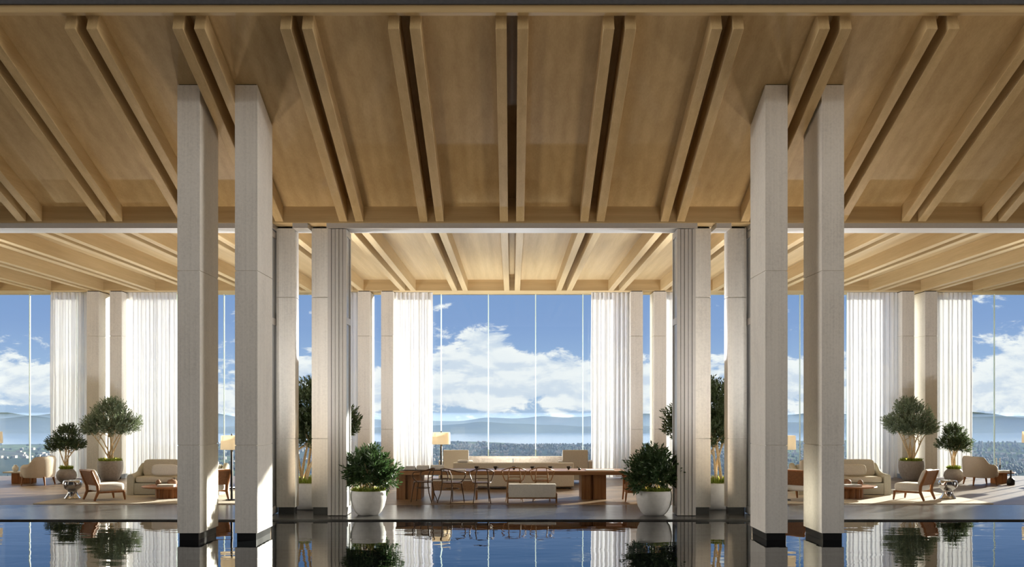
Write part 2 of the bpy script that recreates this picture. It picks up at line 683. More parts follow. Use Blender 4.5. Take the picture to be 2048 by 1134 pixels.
o = MB().box(-60, 60, -6, POOL, -.6, 0).build('bounce_ground', 'bounce_paving')  # out-of-view paving, added to bounce light onto the porch boards
tag(o, 'unseen pale paving added before the pool to bounce light up', 'paving', kind='structure')
o = MB().box(-HALF - 8, HALF + 8, EDGE, THRESH, -.6, 0).build('stone_floor', 'stonefloor', bevel=.004)
tag(o, 'strip of polished dark stone paving along the pool edge', 'floor', kind='structure')
o = MB().box(-HALF, HALF, THRESH, BACK + .25, -.6, 0.0).build('floor', 'woodfloor')
tag(o, 'dark brown plank floor of the lounge', 'floor', kind='structure')
for sx, nm in ((-1, 'wall_left'), (1, 'wall_right')):
    x0, x1 = sorted((sx * HALF, sx * (HALF + .3)))
    o = MB().box(x0, x1, 20.1, BACK, 0, 6.0).build(nm, 'stone')
    tag(o, 'pale stone end wall on the ' + nm[5:] + ' of the lounge', 'wall', kind='structure')

SP = 1.483                      # distance between the twin beams' centres
BW, BH = .15, .15               # beam width, half clear gap is .075
NP, NI = 7, 11


def channel_ceiling(name, n, ya, yb, za, zb, label, mat):
    """boards between the beam pairs, with a recessed slot over each pair's gap"""
    pts = [(-n * SP - .74, 0)]
    for k in range(-n, n + 1):
        c = k * SP
        pts += [(c - .085, 0), (c - .085, .16), (c + .085, .16), (c + .085, 0)]
    pts.append((n * SP + .74, 0))
    b = MB()
    m = len(pts)
    vs = [(x, ya, za + d) for x, d in pts] + [(x, yb, zb + d) for x, d in pts]
    vs += [(x, ya, za + .24) for x in (pts[0][0], pts[-1][0])] + [(x, yb, zb + .24) for x in (pts[0][0], pts[-1][0])]
    fs = [(i, i + 1, m + i + 1, m + i) for i in range(m - 1)]
    fs.append((2 * m, 2 * m + 1, 2 * m + 3, 2 * m + 2))
    b.add(vs, fs)
    o = b.raw(name, mat)
    tag(o, label, 'ceiling', kind='structure')
    return o


channel_ceiling('porch_ceiling', NP, 14.42, 19.42, zp(14.42), zp(19.42), 'sloping oak boarded ceiling of the porch over the pool', 'oak_panel')
channel_ceiling('ceiling', NI, 19.9, 30.0, 5.67, 5.67, 'flat oak boarded ceiling over the lounge', 'oak_panel')

COUNT = ['', 'first', 'second', 'third', 'fourth', 'fifth', 'sixth', 'seventh', 'eighth', 'ninth', 'tenth', 'eleventh']


def beam_label(where, k, s):
    side = 'left' if s < 0 else 'right'
    if k == 0:
        return f'{side} oak beam of the central pair under the {where} ceiling'
    return f'oak {where} ceiling beam, {side} one of the {COUNT[abs(k)]} pair {"left" if k < 0 else "right"} of the centre'


# sloping porch beams
pb = MB()
yb_, yf = 19.39, 14.44
zb_, zf = zp(yb_) - .287, zp(yf) - .287
tilt = SLOPE / math.hypot(1, SLOPE)
L0 = .287 / math.hypot(1, SLOPE)
vs = []
for x in (-BW / 2, BW / 2):
    vs += [(x, yb_, zb_), (x, yf, zf), (x, yf + L0 * tilt, zf + L0 / math.hypot(1, SLOPE) + .0), (x, yb_, zp(yb_) + .0)]
# keep the top just under the boards
vs = [(x, y - yb_, z - zb_) for x, y, z in vs]
pb.add(vs, [(0, 1, 2, 3), (7, 6, 5, 4), (0, 4, 5, 1), (1, 5, 6, 2), (2, 6, 7, 3), (3, 7, 4, 0)])
first = None
for k in range(-NP, NP + 1):
    for s in (-1, 1):
        x = k * SP + s * .15
        if first is None:
            first = pb.build('porch_beam', 'oak_y', bevel=.006, seg=1)
            ob = first
        else:
            ob = first.copy()
            COL.objects.link(ob)
        ob.location = (x, yb_, zb_)
        tag(ob, beam_label('porch', k, s), 'beam', 'twin beams of the porch ceiling', 'structure')
first = None
for k in range(-NI, NI + 1):
    for s in (-1, 1):
        x = k * SP + s * .15
        if first is None:
            first = MB().box(-BW / 2, BW / 2, 0, 10.0, 0, .315).build('lounge_beam', 'oak_y', bevel=.006, seg=1)
            ob = first
        else:
            ob = first.copy()
            COL.objects.link(ob)
        ob.location = (x, 19.92, 5.357)
        tag(ob, beam_label('lounge', k, s), 'beam', 'twin beams of the lounge ceiling', 'structure')

o = MB().box(-HALF, HALF, 19.40, 19.90, 5.417, 6.35).build('trim_1', 'oak_x', bevel=.006)
tag(o, 'long oak cross beam where the porch ceiling ends', 'beam', kind='structure')
o = MB().box(-HALF, HALF, 29.90, 31.0, 5.357, 6.35).build('trim_2', 'oak_x', bevel=.006)
tag(o, 'long oak cross beam over the back windows', 'beam', kind='structure')
o = MB().box(-HALF, HALF, 14.30, 14.42, 7.374, 7.476).build('trim_3', 'oak_x', bevel=.004)
tag(o, 'narrow oak fascia along the front eave', 'fascia', kind='structure')
b = MB()
za, zc = 7.476, zp(19.42) + .26
b.add([(x, y, z) for x in (-HALF, HALF) for (y, z) in ((14.26, za), (14.26, za + .22), (19.6, zc + .55), (19.6, zc), (14.42, zp(14.42) + .26), (14.42, za))],
      [(0, 1, 2, 3, 4, 5), (11, 10, 9, 8, 7, 6), (0, 6, 7, 1), (1, 7, 8, 2), (2, 8, 9, 3), (3, 9, 10, 4), (4, 10, 11, 5), (5, 11, 6, 0)])
o = b.build('porch_roof', 'roof')
tag(o, 'dark grey metal roof edge above the oak porch ceiling', 'roof', kind='structure')
o = MB().box(-HALF - .3, HALF + .3, 19.5, 31.2, 6.35, 6.7).build('roof', 'roof')
tag(o, 'dark flat roof over the lounge', 'roof', kind='structure')


# header over the folding doors, in lengths between the columns
def header(x0, x1, n, lab):
    o = MB().box(x0, x1, 19.41, 20.0, 5.33, 5.417).build(f'trim_{n}', 'metal_white', bevel=.004)
    MB().box(x0, x1, 19.405, 19.425, 5.322, 5.338).build('track', 'metal_white', o)
    tag(o, lab, 'door header', kind='structure')


header(-3.43, 3.43, 4, 'pale metal door header across the middle opening')
header(-11.2, -4.43, 5, 'pale metal door header left of the left twin columns')
header(4.43, 11.2, 6, 'pale metal door header right of the right twin columns')
header(-4.06, -3.78, 7, 'short pale header between the left twin columns')
header(3.78, 4.06, 8, 'short pale header between the right twin columns')
header(-HALF, -12.2, 9, 'pale metal door header at the far left end')
header(12.2, HALF, 10, 'pale metal door header at the far right end')


# ------------------------------------------------------------------ columns
def column(x0, x1, y0, y1, zbot, ztop, label, joints=(1.42, 4.08), plinth=.13, slope=False, group=None, pin=.025):
    cx, cy = (x0 + x1) / 2, (y0 + y1) / 2
    t = thing('column', label, 'column', (cx, cy, zbot), 0, group, 'structure')
    hx, hy = (x1 - x0) / 2, (y1 - y0) / 2
    b = MB()
    def ring(z, ins, top=False):
        r = []
        for sx, sy in ((-1, -1), (1, -1), (1, 1), (-1, 1)):
            zz = z
            if top and slope:
                zz = zp(cy + sy * hy) - .022
            r.append((sx * (hx - ins), sy * (hy - ins), zz - zbot))
        return r
    rs = [ring(zbot + plinth, 0)]
    for j in joints:
        rs += [ring(j - .008, 0), ring(j - .006, .014), ring(j + .006, .014), ring(j + .008, 0)]
    rs.append(ring(ztop - .022, 0, True))
    b.rings(rs)
    b.build('shaft', 'stone', t)
    MB().box(-hx + pin, hx - pin, -hy + pin, hy - pin, -.02, plinth).build('plinth', 'plinth', t)
    c = MB()
    rs = []
    for lo in (True, False):
        r = []
        for sx, sy in ((-1, -1), (1, -1), (1, 1), (-1, 1)):
            zt = (zp(cy + sy * hy) if slope else ztop) - zbot
            r.append((sx * (hx - .02), sy * (hy - .02), zt - .03 if lo else zt + .001))
        rs.append(r)
    c.rings(rs)
    c.build('shadow_gap', 'gap', t)
    return t



G1 = 'tall twin columns standing in the pool'
for x0, x1, lab in ((-5.10, -4.757, 'outer tall slab column in the pool, farther left of the left twins'),
                    (-4.222, -3.88, 'inner tall slab column in the pool, right one of the left twins'),
                    (3.86, 4.20, 'inner tall slab column in the pool, left one of the right twins'),
                    (4.72, 5.06, 'outer tall slab column in the pool, farther right of the right twins')):
    column(x0, x1, 16.0, 17.0, WATER, 0, lab, slope=True, group=G1, plinth=.108)
G2 = 'twin columns beside the folding doors'
for x0, x1, lab in ((-4.43, -4.08, 'shorter stone column left of the tall planter tree on the left'),
                    (-3.77, -3.415, 'shorter stone column touching the left folding door stack'),
                    (3.415, 3.74, 'shorter stone column touching the right folding door stack'),
                    (4.06, 4.41, 'shorter stone column right of the tall planter tree on the right'),
                    (-11.46, -11.12, 'stone column of the pool front at the far left, inner one'),
                    (-12.12, -11.78, 'stone column of the pool front at the far left, outer one'),
                    (11.12, 11.46, 'stone column of the pool front at the far right, inner one'),
                    (11.78, 12.12, 'stone column of the pool front at the far right, outer one')):
    column(x0, x1, 19.76, 20.085, 0, 5.40, lab, group=G2)
G3 = 'twin columns along the window wall'
for x0, x1, lab in ((-4.395, -4.045, 'window wall column left of centre, outer one seen beside the left door stack'),
                    (-3.73, -3.385, 'window wall column left of centre, next to the middle left curtain'),
                    (3.385, 3.73, 'window wall column right of centre, next to the middle right curtain'),
                    (4.045, 4.395, 'window wall column right of centre, outer one seen beside the right door stack'),
                    (-11.465, -11.12, 'window wall column behind the tall olive tree on the left'),
                    (-12.12, -11.775, 'window wall column behind the small tree on the left'),
                    (11.12, 11.465, 'window wall column behind the tall olive tree on the right'),
                    (11.775, 12.12, 'window wall column behind the small tree on the right')):
    column(x0, x1, 29.92, 30.80, 0, 5.357, lab, group=G3, joints=(1.41, 4.07))

# ------------------------------------------------------------------ window wall
GL = 30.84
bays = [(-3.39, 3.39, 'tall glass wall with four vertical joints in the middle bay'),
        (-11.13, -4.39, 'tall glass wall of the left bay'), (4.39, 11.13, 'tall glass wall of the right bay'),
        (-HALF, -12.11, 'tall glass wall at the far left end'), (12.11, HALF, 'tall glass wall at the far right end'),
        (-4.06, -3.72, 'narrow glass slot between the left of centre window columns'), (3.72, 4.06, 'narrow glass slot between the right of centre window columns'),
        (-11.79, -11.45, 'narrow glass slot between the far left window columns'), (11.45, 11.79, 'narrow glass slot between the far right window columns')]
for i, (x0, x1, lab) in enumerate(bays):
    w = thing(f'window_{i + 1}', lab, 'window', ((x0 + x1) / 2, GL, 0), 0, None, 'structure')
    h = (x1 - x0) / 2
    MB().box(-h, h, -.006, .006, 0, 5.357).build('pane', 'glass', w)
    if h > 1:
        c = (x0 + x1) / 2
        n = round((x1 - x0) / 1.386)
        off = .693 if (i == 0) else .693
        for k in range(-4, 4):
            xx = (k + .5) * 1.386
            if abs(xx) < h - .25:
                MB().box(xx - .014, xx + .014, -.02, .02, 0, 5.357).build('joint', 'seam', w)


def curtain(x0, x1, y, lab, seed):
    rr = random.Random(seed)
    n = int((x1 - x0) * 150)
    waves = [(rr.uniform(19, 23), rr.uniform(0, 6), .036), (rr.uniform(8, 11), rr.uniform(0, 6), .018), (rr.uniform(31, 37), rr.uniform(0, 6), .010)]
    prof = []
    for i in range(n + 1):
        x = (x1 - x0) * i / n
        prof.append((x - (x1 - x0) / 2 + .006 * math.sin(x * 31 + seed), sum(a * math.sin(x * f * 2.4 + p) for f, p, a in waves)))
    zs = [0.02, .9, 1.8, 2.7, 3.6, 4.5, 5.345]
    b = MB()
    vs, fs = [], []
    for j, z in enumerate(zs):
        k = 1.0 + .12 * math.sin(j * 2.1 + seed)
        for i, (x, d) in enumerate(prof):
            vs.append((x + .006 * math.sin(j * 1.3 + i * .2), d * k, z))
    m = len(prof)
    for j in range(len(zs) - 1):
        for i in range(m - 1):
            fs.append((j * m + i, j * m + i + 1, (j + 1) * m + i + 1, (j + 1) * m + i))
    b.add(vs, fs)
    c = thing('curtain', lab, 'curtain', ((x0 + x1) / 2, y, 0), 0, 'floor length sheer curtains')
    o = b.raw('drape', 'curtain', c)
    for p in o.data.polygons:
        p.use_smooth = True
    MB().box(-(x1 - x0) / 2, (x1 - x0) / 2, -.02, .02, 5.346, 5.357).build('curtain_track', 'metal_white', c)
    return c


CY = 30.28
for i, (x0, x1, lab) in enumerate(((-3.37, -2.29, 'white sheer curtain at the left side of the middle window'),
                                   (2.28, 3.37, 'white sheer curtain at the right side of the middle window'),
                                   (-5.55, -4.41, 'white sheer curtain mostly hidden behind the left door stack'),
                                   (4.41, 5.55, 'white sheer curtain mostly hidden behind the right door stack'),
                                   (-11.10, -9.66, 'white sheer curtain behind the sofa on the left'),
                                   (9.66, 11.10, 'white sheer curtain behind the sofa on the right'),
                                   (-13.30, -12.14, 'white sheer curtain behind the left boucle armchair and small tree'),
                                   (12.14, 13.30, 'white sheer curtain behind the right boucle armchair and small tree'))):
    curtain(x0, x1, CY, lab, 11 + i)


# ------------------------------------------------------------------ folding door stacks (five leaves folded face to face)
def door_stack(n, xin, sgn, lab):
    """xin: the face turned to the opening; sgn +1 when the leaves pile up towards +x"""
    d = thing(f'door_{n}', lab, 'folding door', (xin, 19.42, 0), 0, None, 'structure')
    th = .062
    for k in range(5):
        a = k * .0705
        x0, x1 = sorted((sgn * a, sgn * (a + th)))
        y0, y1, z0, z1 = .0 + .006 * (k % 2), .58, .012, 5.31
        b = MB()
        # frame ring with stiles, bottom, middle and top rails
        st = .075
        b.box(x0, x1, y0, y0 + st, z0, z1)
        b.box(x0, x1, y1 - st, y1, z0, z1)
        for za, zb in ((z0, z0 + .14), (3.56, 3.68), (z1 - .12, z1)):
            b.box(x0, x1, y0 + st, y1 - st, za, zb)
        f = b.build('door_leaf', 'metal_white', d)
        xm = (x0 + x1) / 2
        MB().box(xm - .008, xm + .008, y0 + st - .01, y1 - st + .01, z0 + .1, z1 - .1).build('pane', 'panel_grey', f)
    return d


door_stack(1, -3.065, -1, 'white folding glass doors stacked at the left of the middle opening')
door_stack(2, 3.055, 1, 'white folding glass doors stacked at the right of the middle opening')
door_stack(3, -4.80, 1, 'folding doors stacked left of the left twin columns, mostly hidden')
door_stack(4, 4.78, -1, 'folding doors stacked right of the right twin columns, mostly hidden')


o = MB().box(-HALF - 4, HALF + 4, 31.25, 36.5, -.9, -.40).build('bounce_slab', 'bounce_slab')  # out-of-view slab, added to bounce sunlight onto the lounge ceiling
tag(o, 'unseen pale slab added outside the window wall to bounce sunlight', 'bounce_slab', kind='structure')


def unseen_uplight(label, loc, watts, wall=False, spread=180, aim=(0, 0, 1), tint=(.93, .98, 1.06)):  # lamps added out of sight to brighten ceilings, porch and column faces
    t = thing('unseen_uplight', label, 'added light', loc, 0, 'added unseen lights brightening lounge and porch')
    if wall:
        MB().lathe([(.001, 0), (.05, 0), (.085, .16), (.079, .16), (.046, .01), (.001, .01)], 20).build('housing', 'metal_dark', t, smooth=True)
        MB().box(-.03, .03, -.10, -.04, .04, .10).build('bracket', 'metal_dark', t)
        z = .12
    else:
        MB().lathe([(.001, .0), (.10, .0), (.10, .05), (.09, .05), (.088, .012), (.001, .012)], 20).build('housing', 'metal_dark', t, smooth=True)
        z = .035
    ld = bpy.data.lights.new('unseen_uplight', 'AREA')
    ld.shape = 'DISK'
    ld.size = .14
    ld.energy = watts
    ld.color = tint
    lo = bpy.data.objects.new('unseen_uplight', ld)
    COL.objects.link(lo)
    lo.parent = t
    lo.location = (0, 0, z)
    ld.spread = math.radians(spread)
    lo.rotation_euler = (-Vector(aim)).to_track_quat('Z', 'Y').to_euler()


UPW, UPF, UPP = 78, 130, 32  # power of the added lamps
for sg, nm in ((-1, 'left'), (1, 'right')):
    for x, lab in ((5.70, 'outer'), (4.78, 'inner')):
        unseen_uplight(f'added unseen light at the pool edge behind the {lab} tall column on the {nm}', (sg * x, 19.05, 0), UPP, False, 130, (-sg * .15, .1, 1), (1.0, .80, .56))
    for x, lab in ((4.93, 'outer'), (4.06, 'inner')):
        unseen_uplight(f'added unseen light on the back of the {lab} tall column on the {nm}', (sg * x, 17.10, 1.5), 46, True, 130, (-sg * .15, 1, .05), (1.0, .98, .95))
for x, lab in ((-4.255, 'left'), (-3.59, 'right')):
    unseen_uplight(f'uplight on the back of the {lab} one of the left door columns', (x, 20.19, 2.6), UPW, True)
    unseen_uplight(f'uplight on the back of the {"left" if lab == "right" else "right"} one of the right door columns', (-x, 20.19, 2.6), UPW, True)
for sg, nm in ((-1, 'left'), (1, 'right')):
    for x, lab in ((11.29, 'inner'), (11.95, 'outer')):
        unseen_uplight(f'uplight on the back of the {lab} door column at the far {nm}', (sg * x, 20.19, 2.6), UPW, True)
    for x, lab in ((6.9, 'inner'), (8.5, 'outer')):
        unseen_uplight(f'added unseen light behind the {lab} end of the sofa of the {nm} group', (sg * x, 25.9, 0), UPF)
    unseen_uplight(f'added unseen light behind the {nm} half of the long middle sofa', (sg * .35, 28.75, 0), 1.6 * UPF)

# ------------------------------------------------------------------ landscape beyond the glass
def hnoise(x, seed):
    return sum(math.sin(x * f + seed * p) * a for f, a, p in ((.0011, 1, 1.3), (.0027, .55, 2.1), (.006, .28, 3.7), (.013, .14, 5.3), (.031, .06, 7.9)))


GZ = -100.0
b = MB()
nx, ny = 90, 50
vs, fs = [], []
for j in range(ny + 1):
    y = 120 + (3350 - 120) * j / ny
    for i in range(nx + 1):
        x = -2600 + 5200 * i / nx
        z = GZ + 5 * math.sin(x * .004 + y * .003) + 3 * math.sin(x * .011 - y * .007 + 1)
        if j == ny:
            z = GZ - 6
        vs.append((x, y, z))
for j in range(ny):
    for i in range(nx):
        a = j * (nx + 1) + i
        fs.append((a, a + 1, a + nx + 2, a + nx + 1))
b.add(vs, fs)
o = b.raw('land', 'land')
for p in o.data.polygons:
    p.use_smooth = True
tag(o, 'green and grey valley land far below the windows', 'land', kind='structure')
b = MB()
b.add([(-6000, 3200, GZ - 3), (6000, 3200, GZ - 3), (6000, 9000, GZ - 3), (-6000, 9000, GZ - 3)], [(0, 1, 2, 3)])
o = b.raw('lake', 'lake')
tag(o, 'pale lake between the valley and the mountains', 'lake', kind='structure')
for nm, yy, depth, base, amp, seed, lab in (('mountain', 5200, 900, 44, 20, 4.0, 'nearer blue grey mountain ridge across the lake'),
                                            ('mountain', 7200, 1200, 62, 18, 9.0, 'farther pale mountain ridge behind the nearer ridge')):
    b = MB()
    vs, fs = [], []
    n, q = 220, 8
    for j in range(q + 1):
        t = j / q
        for i in range(n + 1):
            x = -4200 + 8400 * i / n
            h = max(6, base + amp * hnoise(x, seed))
            prof = math.sin(math.pi * t) ** 1.2
            yj = yy - depth / 2 + depth * t + 60 * math.sin(x * .006 + t * 5)
            vs.append((x, yj, GZ - 4 + h * prof * (1 + .10 * math.sin(x * .017 + t * 9))))
    for j in range(q):
        for i in range(n):
            a = j * (n + 1) + i
            fs.append((a, a + 1, a + n + 2, a + n + 1))
    b.add(vs, fs)
    o = b.raw(nm, 'hill')
    for p in o.data.polygons:
        p.use_smooth = True
    tag(o, lab, 'mountain', kind='structure')
b = MB()
HOUSES = []
for k in range(900):
    y = R.uniform(2100, 3250)
    x = R.gauss(R.choice((-500, -100, 330, 620, -1000, 1000)), 160)
    w, d, h = R.uniform(2, 5.5), R.uniform(3, 6), R.uniform(3, 6)
    g = GZ + 5 * math.sin(x * .004 + y * .003) + 3 * math.sin(x * .011 - y * .007 + 1)
    b.box(x - w, x + w, y - d, y + d, g - 2, g + h)
    HOUSES.append((x, y))
tag(b.raw('town', 'house'), 'scatter of pale far off houses on the lake shore', 'town', kind='stuff')
b = MB()
for k in range(6500):
    y = R.uniform(1500, 3100)
    x = R.gauss(R.choice((-760, -30, 150, 900, 420, -400, -60, 1000)), 150) * (y / 2300)
    r = R.uniform(1.5, 4.2)
    if any(abs(x - hx) < 11 and abs(y - hy) < 12 for hx, hy in HOUSES):
        continue
    g = GZ + 5 * math.sin(x * .004 + y * .003) + 3 * math.sin(x * .011 - y * .007 + 1)
    b.lathe([(r * .5, g - 1), (r, g + r * .5), (r * .85, g + r * 1.2), (r * .3, g + r * 1.8)], 5, x, y)
tag(b.raw('forest', 'forest'), 'dark clumps of far off trees in the valley', 'forest', kind='stuff')
M['haze'] = haze_mat(1.6e-4)
o = MB().box(-5000, 5000, 300, 9000, GZ - 20, -19).raw('haze', 'haze')
tag(o, 'thin blue haze lying over the valley and lake', 'haze', kind='stuff')


# ------------------------------------------------------------------ plants
def leaf_verts(b, base, d, side, L, W):
    d = d.normalized()
    s = side.normalized()
    nrm = d.cross(s)
    m = base + d * L * .45 + nrm * L * .04
    tip = base + d * L - nrm * L * .06
    b.v += [tuple(base), tuple(m + s * W), tuple(tip), tuple(m - s * W)]
    k = len(b.v) - 4
    b.f.append((k, k + 1, k + 2, k + 3))


def foliage(b, rr, clumps, density, L, W, core, per=9, up=.35, sprig=.16, shell=.35):
    core = Vector(core)
    for (c, rad) in clumps:
        c = Vector(c)
        n = int(density * rad[0] * rad[1])
        for _ in range(n):
            u = Vector((rr.gauss(0, 1), rr.gauss(0, 1), rr.gauss(0, 1))).normalized()
            q = shell + (1 - shell) * rr.random() ** .6
            p = c + Vector((u.x * rad[0], u.y * rad[1], u.z * rad[2])) * q
            d = ((p - core).normalized() * .55 + u * .6 + Vector((0, 0, up)) + Vector((rr.gauss(0, .25), rr.gauss(0, .25), rr.gauss(0, .2)))).normalized()
            a = d.cross(Vector((0, 0, 1)))
            if a.length < .05:
                a = Vector((1, 0, 0))
            a.normalize()
            e = d.cross(a)
            S = sprig * rr.uniform(.7, 1.25)
            for k in range(per):
                f = (k + .5) / per
                th = k * 2.4 + rr.uniform(-.4, .4)
                o = a * math.cos(th) + e * math.sin(th)
                ld = d * (.55 + .5 * f) + o * (1.0 - .55 * f)
                l = L * rr.uniform(.7, 1.15)
                leaf_verts(b, p + d * S * (f - .5), ld, d.cross(o) + o * .15, l, W * rr.uniform(.8, 1.2))


def stems(b, rr, base, clumps, r0, n_stem, spread=.05, r1=.012):
    base = Vector(base)
    for k in range(n_stem):
        a = 2 * math.pi * k / n_stem + rr.uniform(-.3, .3)
        s = base + Vector((math.cos(a) * spread, math.sin(a) * spread, 0))
        c, rad = clumps[k % len(clumps)]
        e = Vector(c) + Vector((rr.uniform(-.3, .3) * rad[0], rr.uniform(-.3, .3) * rad[1], rr.uniform(-.2, .3) * rad[2]))
        pts, rs = [], []
        q = 8
        wob = Vector((rr.uniform(-.05, .05), rr.uniform(-.05, .05), 0))
        for i in range(q + 1):
            t = i / q
            p = s.lerp(e, t ** 1.0)
            xy = s.lerp(e, t ** 1.55)
            pts.append((xy.x + wob.x * math.sin(t * 5), xy.y + wob.y * math.sin(t * 6), p.z))
            rs.append(r0 + (r1 - r0) * t)
        b.tube(pts, rs, 7)
        for z in range(3):
            i = rr.randint(4, 6)
            p = Vector(pts[i])
            c2, rad2 = clumps[rr.randrange(len(clumps))]
            e2 = p.lerp(Vector(c2), .8) + Vector((rr.uniform(-.1, .1), rr.uniform(-.1, .1), 0))
            mid = (p + e2) / 2 + Vector((rr.uniform(-.04, .04), rr.uniform(-.04, .04), .03))
            b.tube([p, mid, e2], [rs[i] * .7, rs[i] * .5, r1 * .6], 5)


def moss_mesh(rr, r, z, n, h):
    b = MB()
    b.lathe([(r * .98, z - .02), (r * .97, z + .005), (r * .7, z + .03), (.01, z + .04)], 24)
    for _ in range(n):
        a, q = rr.uniform(0, 6.283), r * math.sqrt(rr.random()) * .97
        p = Vector((q * math.cos(a), q * math.sin(a), z + .01))
        d = Vector((rr.gauss(0, .45) + math.cos(a) * q / r * .4, rr.gauss(0, .45) + math.sin(a) * q / r * .4, 1))
        leaf_verts(b, p, d, Vector((math.sin(a * 7), math.cos(a * 7), 0)), h * rr.uniform(.5, 1.1), .011)
    return b


def plant(name, label, cat, loc, pot_prof, pot_mat, rim, leafmat, clumps, seed, density, L, W, stem_r, n_stem, moss_n, moss_h, per=9, sprig=.16, trunk_spread=.05, unseen_uplight=0, group=None, up=.35, trunk_z=None):
    rr = random.Random(seed)
    t = thing(name, label, cat, loc, rr.uniform(0, .3), group)
    MB().lathe(pot_prof, 40).build('pot', pot_mat, t, smooth=True)
    r, z = rim
    moss_mesh(rr, r, z, moss_n, moss_h).raw('moss', 'moss', t)
    b = MB()
    stems(b, rr, (0, 0, z - .02), clumps, stem_r, n_stem, trunk_spread)
    b.build('trunk', 'bark', t, smooth=True)
    b = MB()
    foliage(b, rr, clumps, density, L, W, (0, 0, z + .2), per, up, sprig)
    o = b.raw('foliage', leafmat, t)
    if unseen_uplight:
        for k in range(2):
            ld = bpy.data.lights.new('unseen_uplight', 'POINT')
            ld.energy = unseen_uplight
            ld.color = (1.0, .72, .38)
            ld.shadow_soft_size = .015
            lo = bpy.data.objects.new('unseen_uplight', ld)
            COL.objects.link(lo)
            lo.parent = t
            lo.location = ((-1) ** k * r * .40, r * .15, z + .045)
    return t


# low white pots with dense bushes at the opening
def low_pot(R0, H):
    return [(R0 * .50, 0), (R0 * .56, .004), (R0 * .74, H * .14), (R0 * .90, H * .36), (R0 * .985, H * .62), (R0, H * .80), (R0 * .975, H * .95), (R0 * .95, H), (R0 * .90, H), (R0 * .89, H * .93), (.01, H * .90)]


bush_clumps = [((0, 0, .86), (.42, .42, .34)), ((-.24, -.05, .82), (.26, .28, .26)), ((.26, .06, .80), (.28, .28, .26)), ((.06, .22, .92), (.28, .26, .26)),
               ((.38, -.10, .62), (.17, .18, .15)), ((-.30, .1, .70), (.18, .18, .16)), ((.05, -.24, .88), (.26, .22, .28)), ((0, 0, 1.08), (.26, .26, .20))]
x, y = (-2.685, 19.62)
plant('potted_bush', 'leafy round bush in a low white pot by the left door stack', 'plant', (x, y, 0), low_pot(.335, .455), 'pot_white', (.30, .425), 'bush', bush_clumps, 21,
      900, .105, .015, .012, 7, 900, .10, 9, .17, .10, 2.0, 'potted bushes at the middle opening')
x, y = (2.655, 19.62)
rb = [((-c[0][0] * .95, c[0][1], c[0][2]), c[1]) for c in bush_clumps]
plant('potted_bush', 'leafy round bush in a low white pot by the right door stack', 'plant', (x, y, 0), low_pot(.335, .455), 'pot_white', (.30, .425), 'bush', rb, 22,
      900, .105, .015, .012, 7, 900, .10, 9, .17, .10, 2.0, 'potted bushes at the middle opening')

# tall trees in wide white planters behind the twin columns
tall = [((0, 0, 2.05), (.62, .6, .5)), ((-.4, .1, 1.75), (.45, .45, .4)), ((.42, 0, 1.72), (.50, .45, .42)), ((.05, -.25, 1.55), (.5, .4, .35)), ((.1, .1, 2.35), (.35, .35, .3)), ((.76, -.1, 1.60), (.15, .15, .20))]
tp = [(.44, 0), (.50, .01), (.60, .10), (.68, .26), (.70, .42), (.69, .52), (.66, .53), (.62, .53), (.61, .49), (.01, .48)]
plant('planter_tree', 'tall dark tree in a wide white planter behind the left twin columns', 'tree', (-3.98, 21.05, 0), tp, 'pot_white', (.61, .50), 'olive_dark', tall, 31,
      1300, .095, .015, .030, 11, 900, .15, 9, .18, .24, 11, 'tall trees in white planters', trunk_z=None)
tl = [((-c[0][0], c[0][1], c[0][2]), c[1]) for c in tall]
plant('planter_tree', 'tall dark tree in a wide white planter behind the right twin columns', 'tree', (3.96, 21.05, 0), tp, 'pot_white', (.61, .50), 'olive_dark', tl, 32,
      1300, .095, .015, .030, 11, 900, .15, 9, .18, .24, 11, 'tall trees in white planters')

# olive trees in grey stone pots by the back wall
def urn(R0, H):
    return [(R0 * .58, 0), (R0 * .62, .01), (R0 * .80, H * .20), (R0 * .95, H * .48), (R0, H * .72), (R0 * .985, H * .92), (R0 * .95, H), (R0 * .88, H), (R0 * .86, H * .93), (.01, H * .90)]


def ball(R0, H):
    return [(R0 * .45, 0), (R0 * .60, H * .05), (R0 * .88, H * .25), (R0, H * .52), (R0 * .92, H * .76), (R0 * .72, H * .93), (R0 * .60, H), (R0 * .54, H), (R0 * .52, H * .94), (.01, H * .90)]


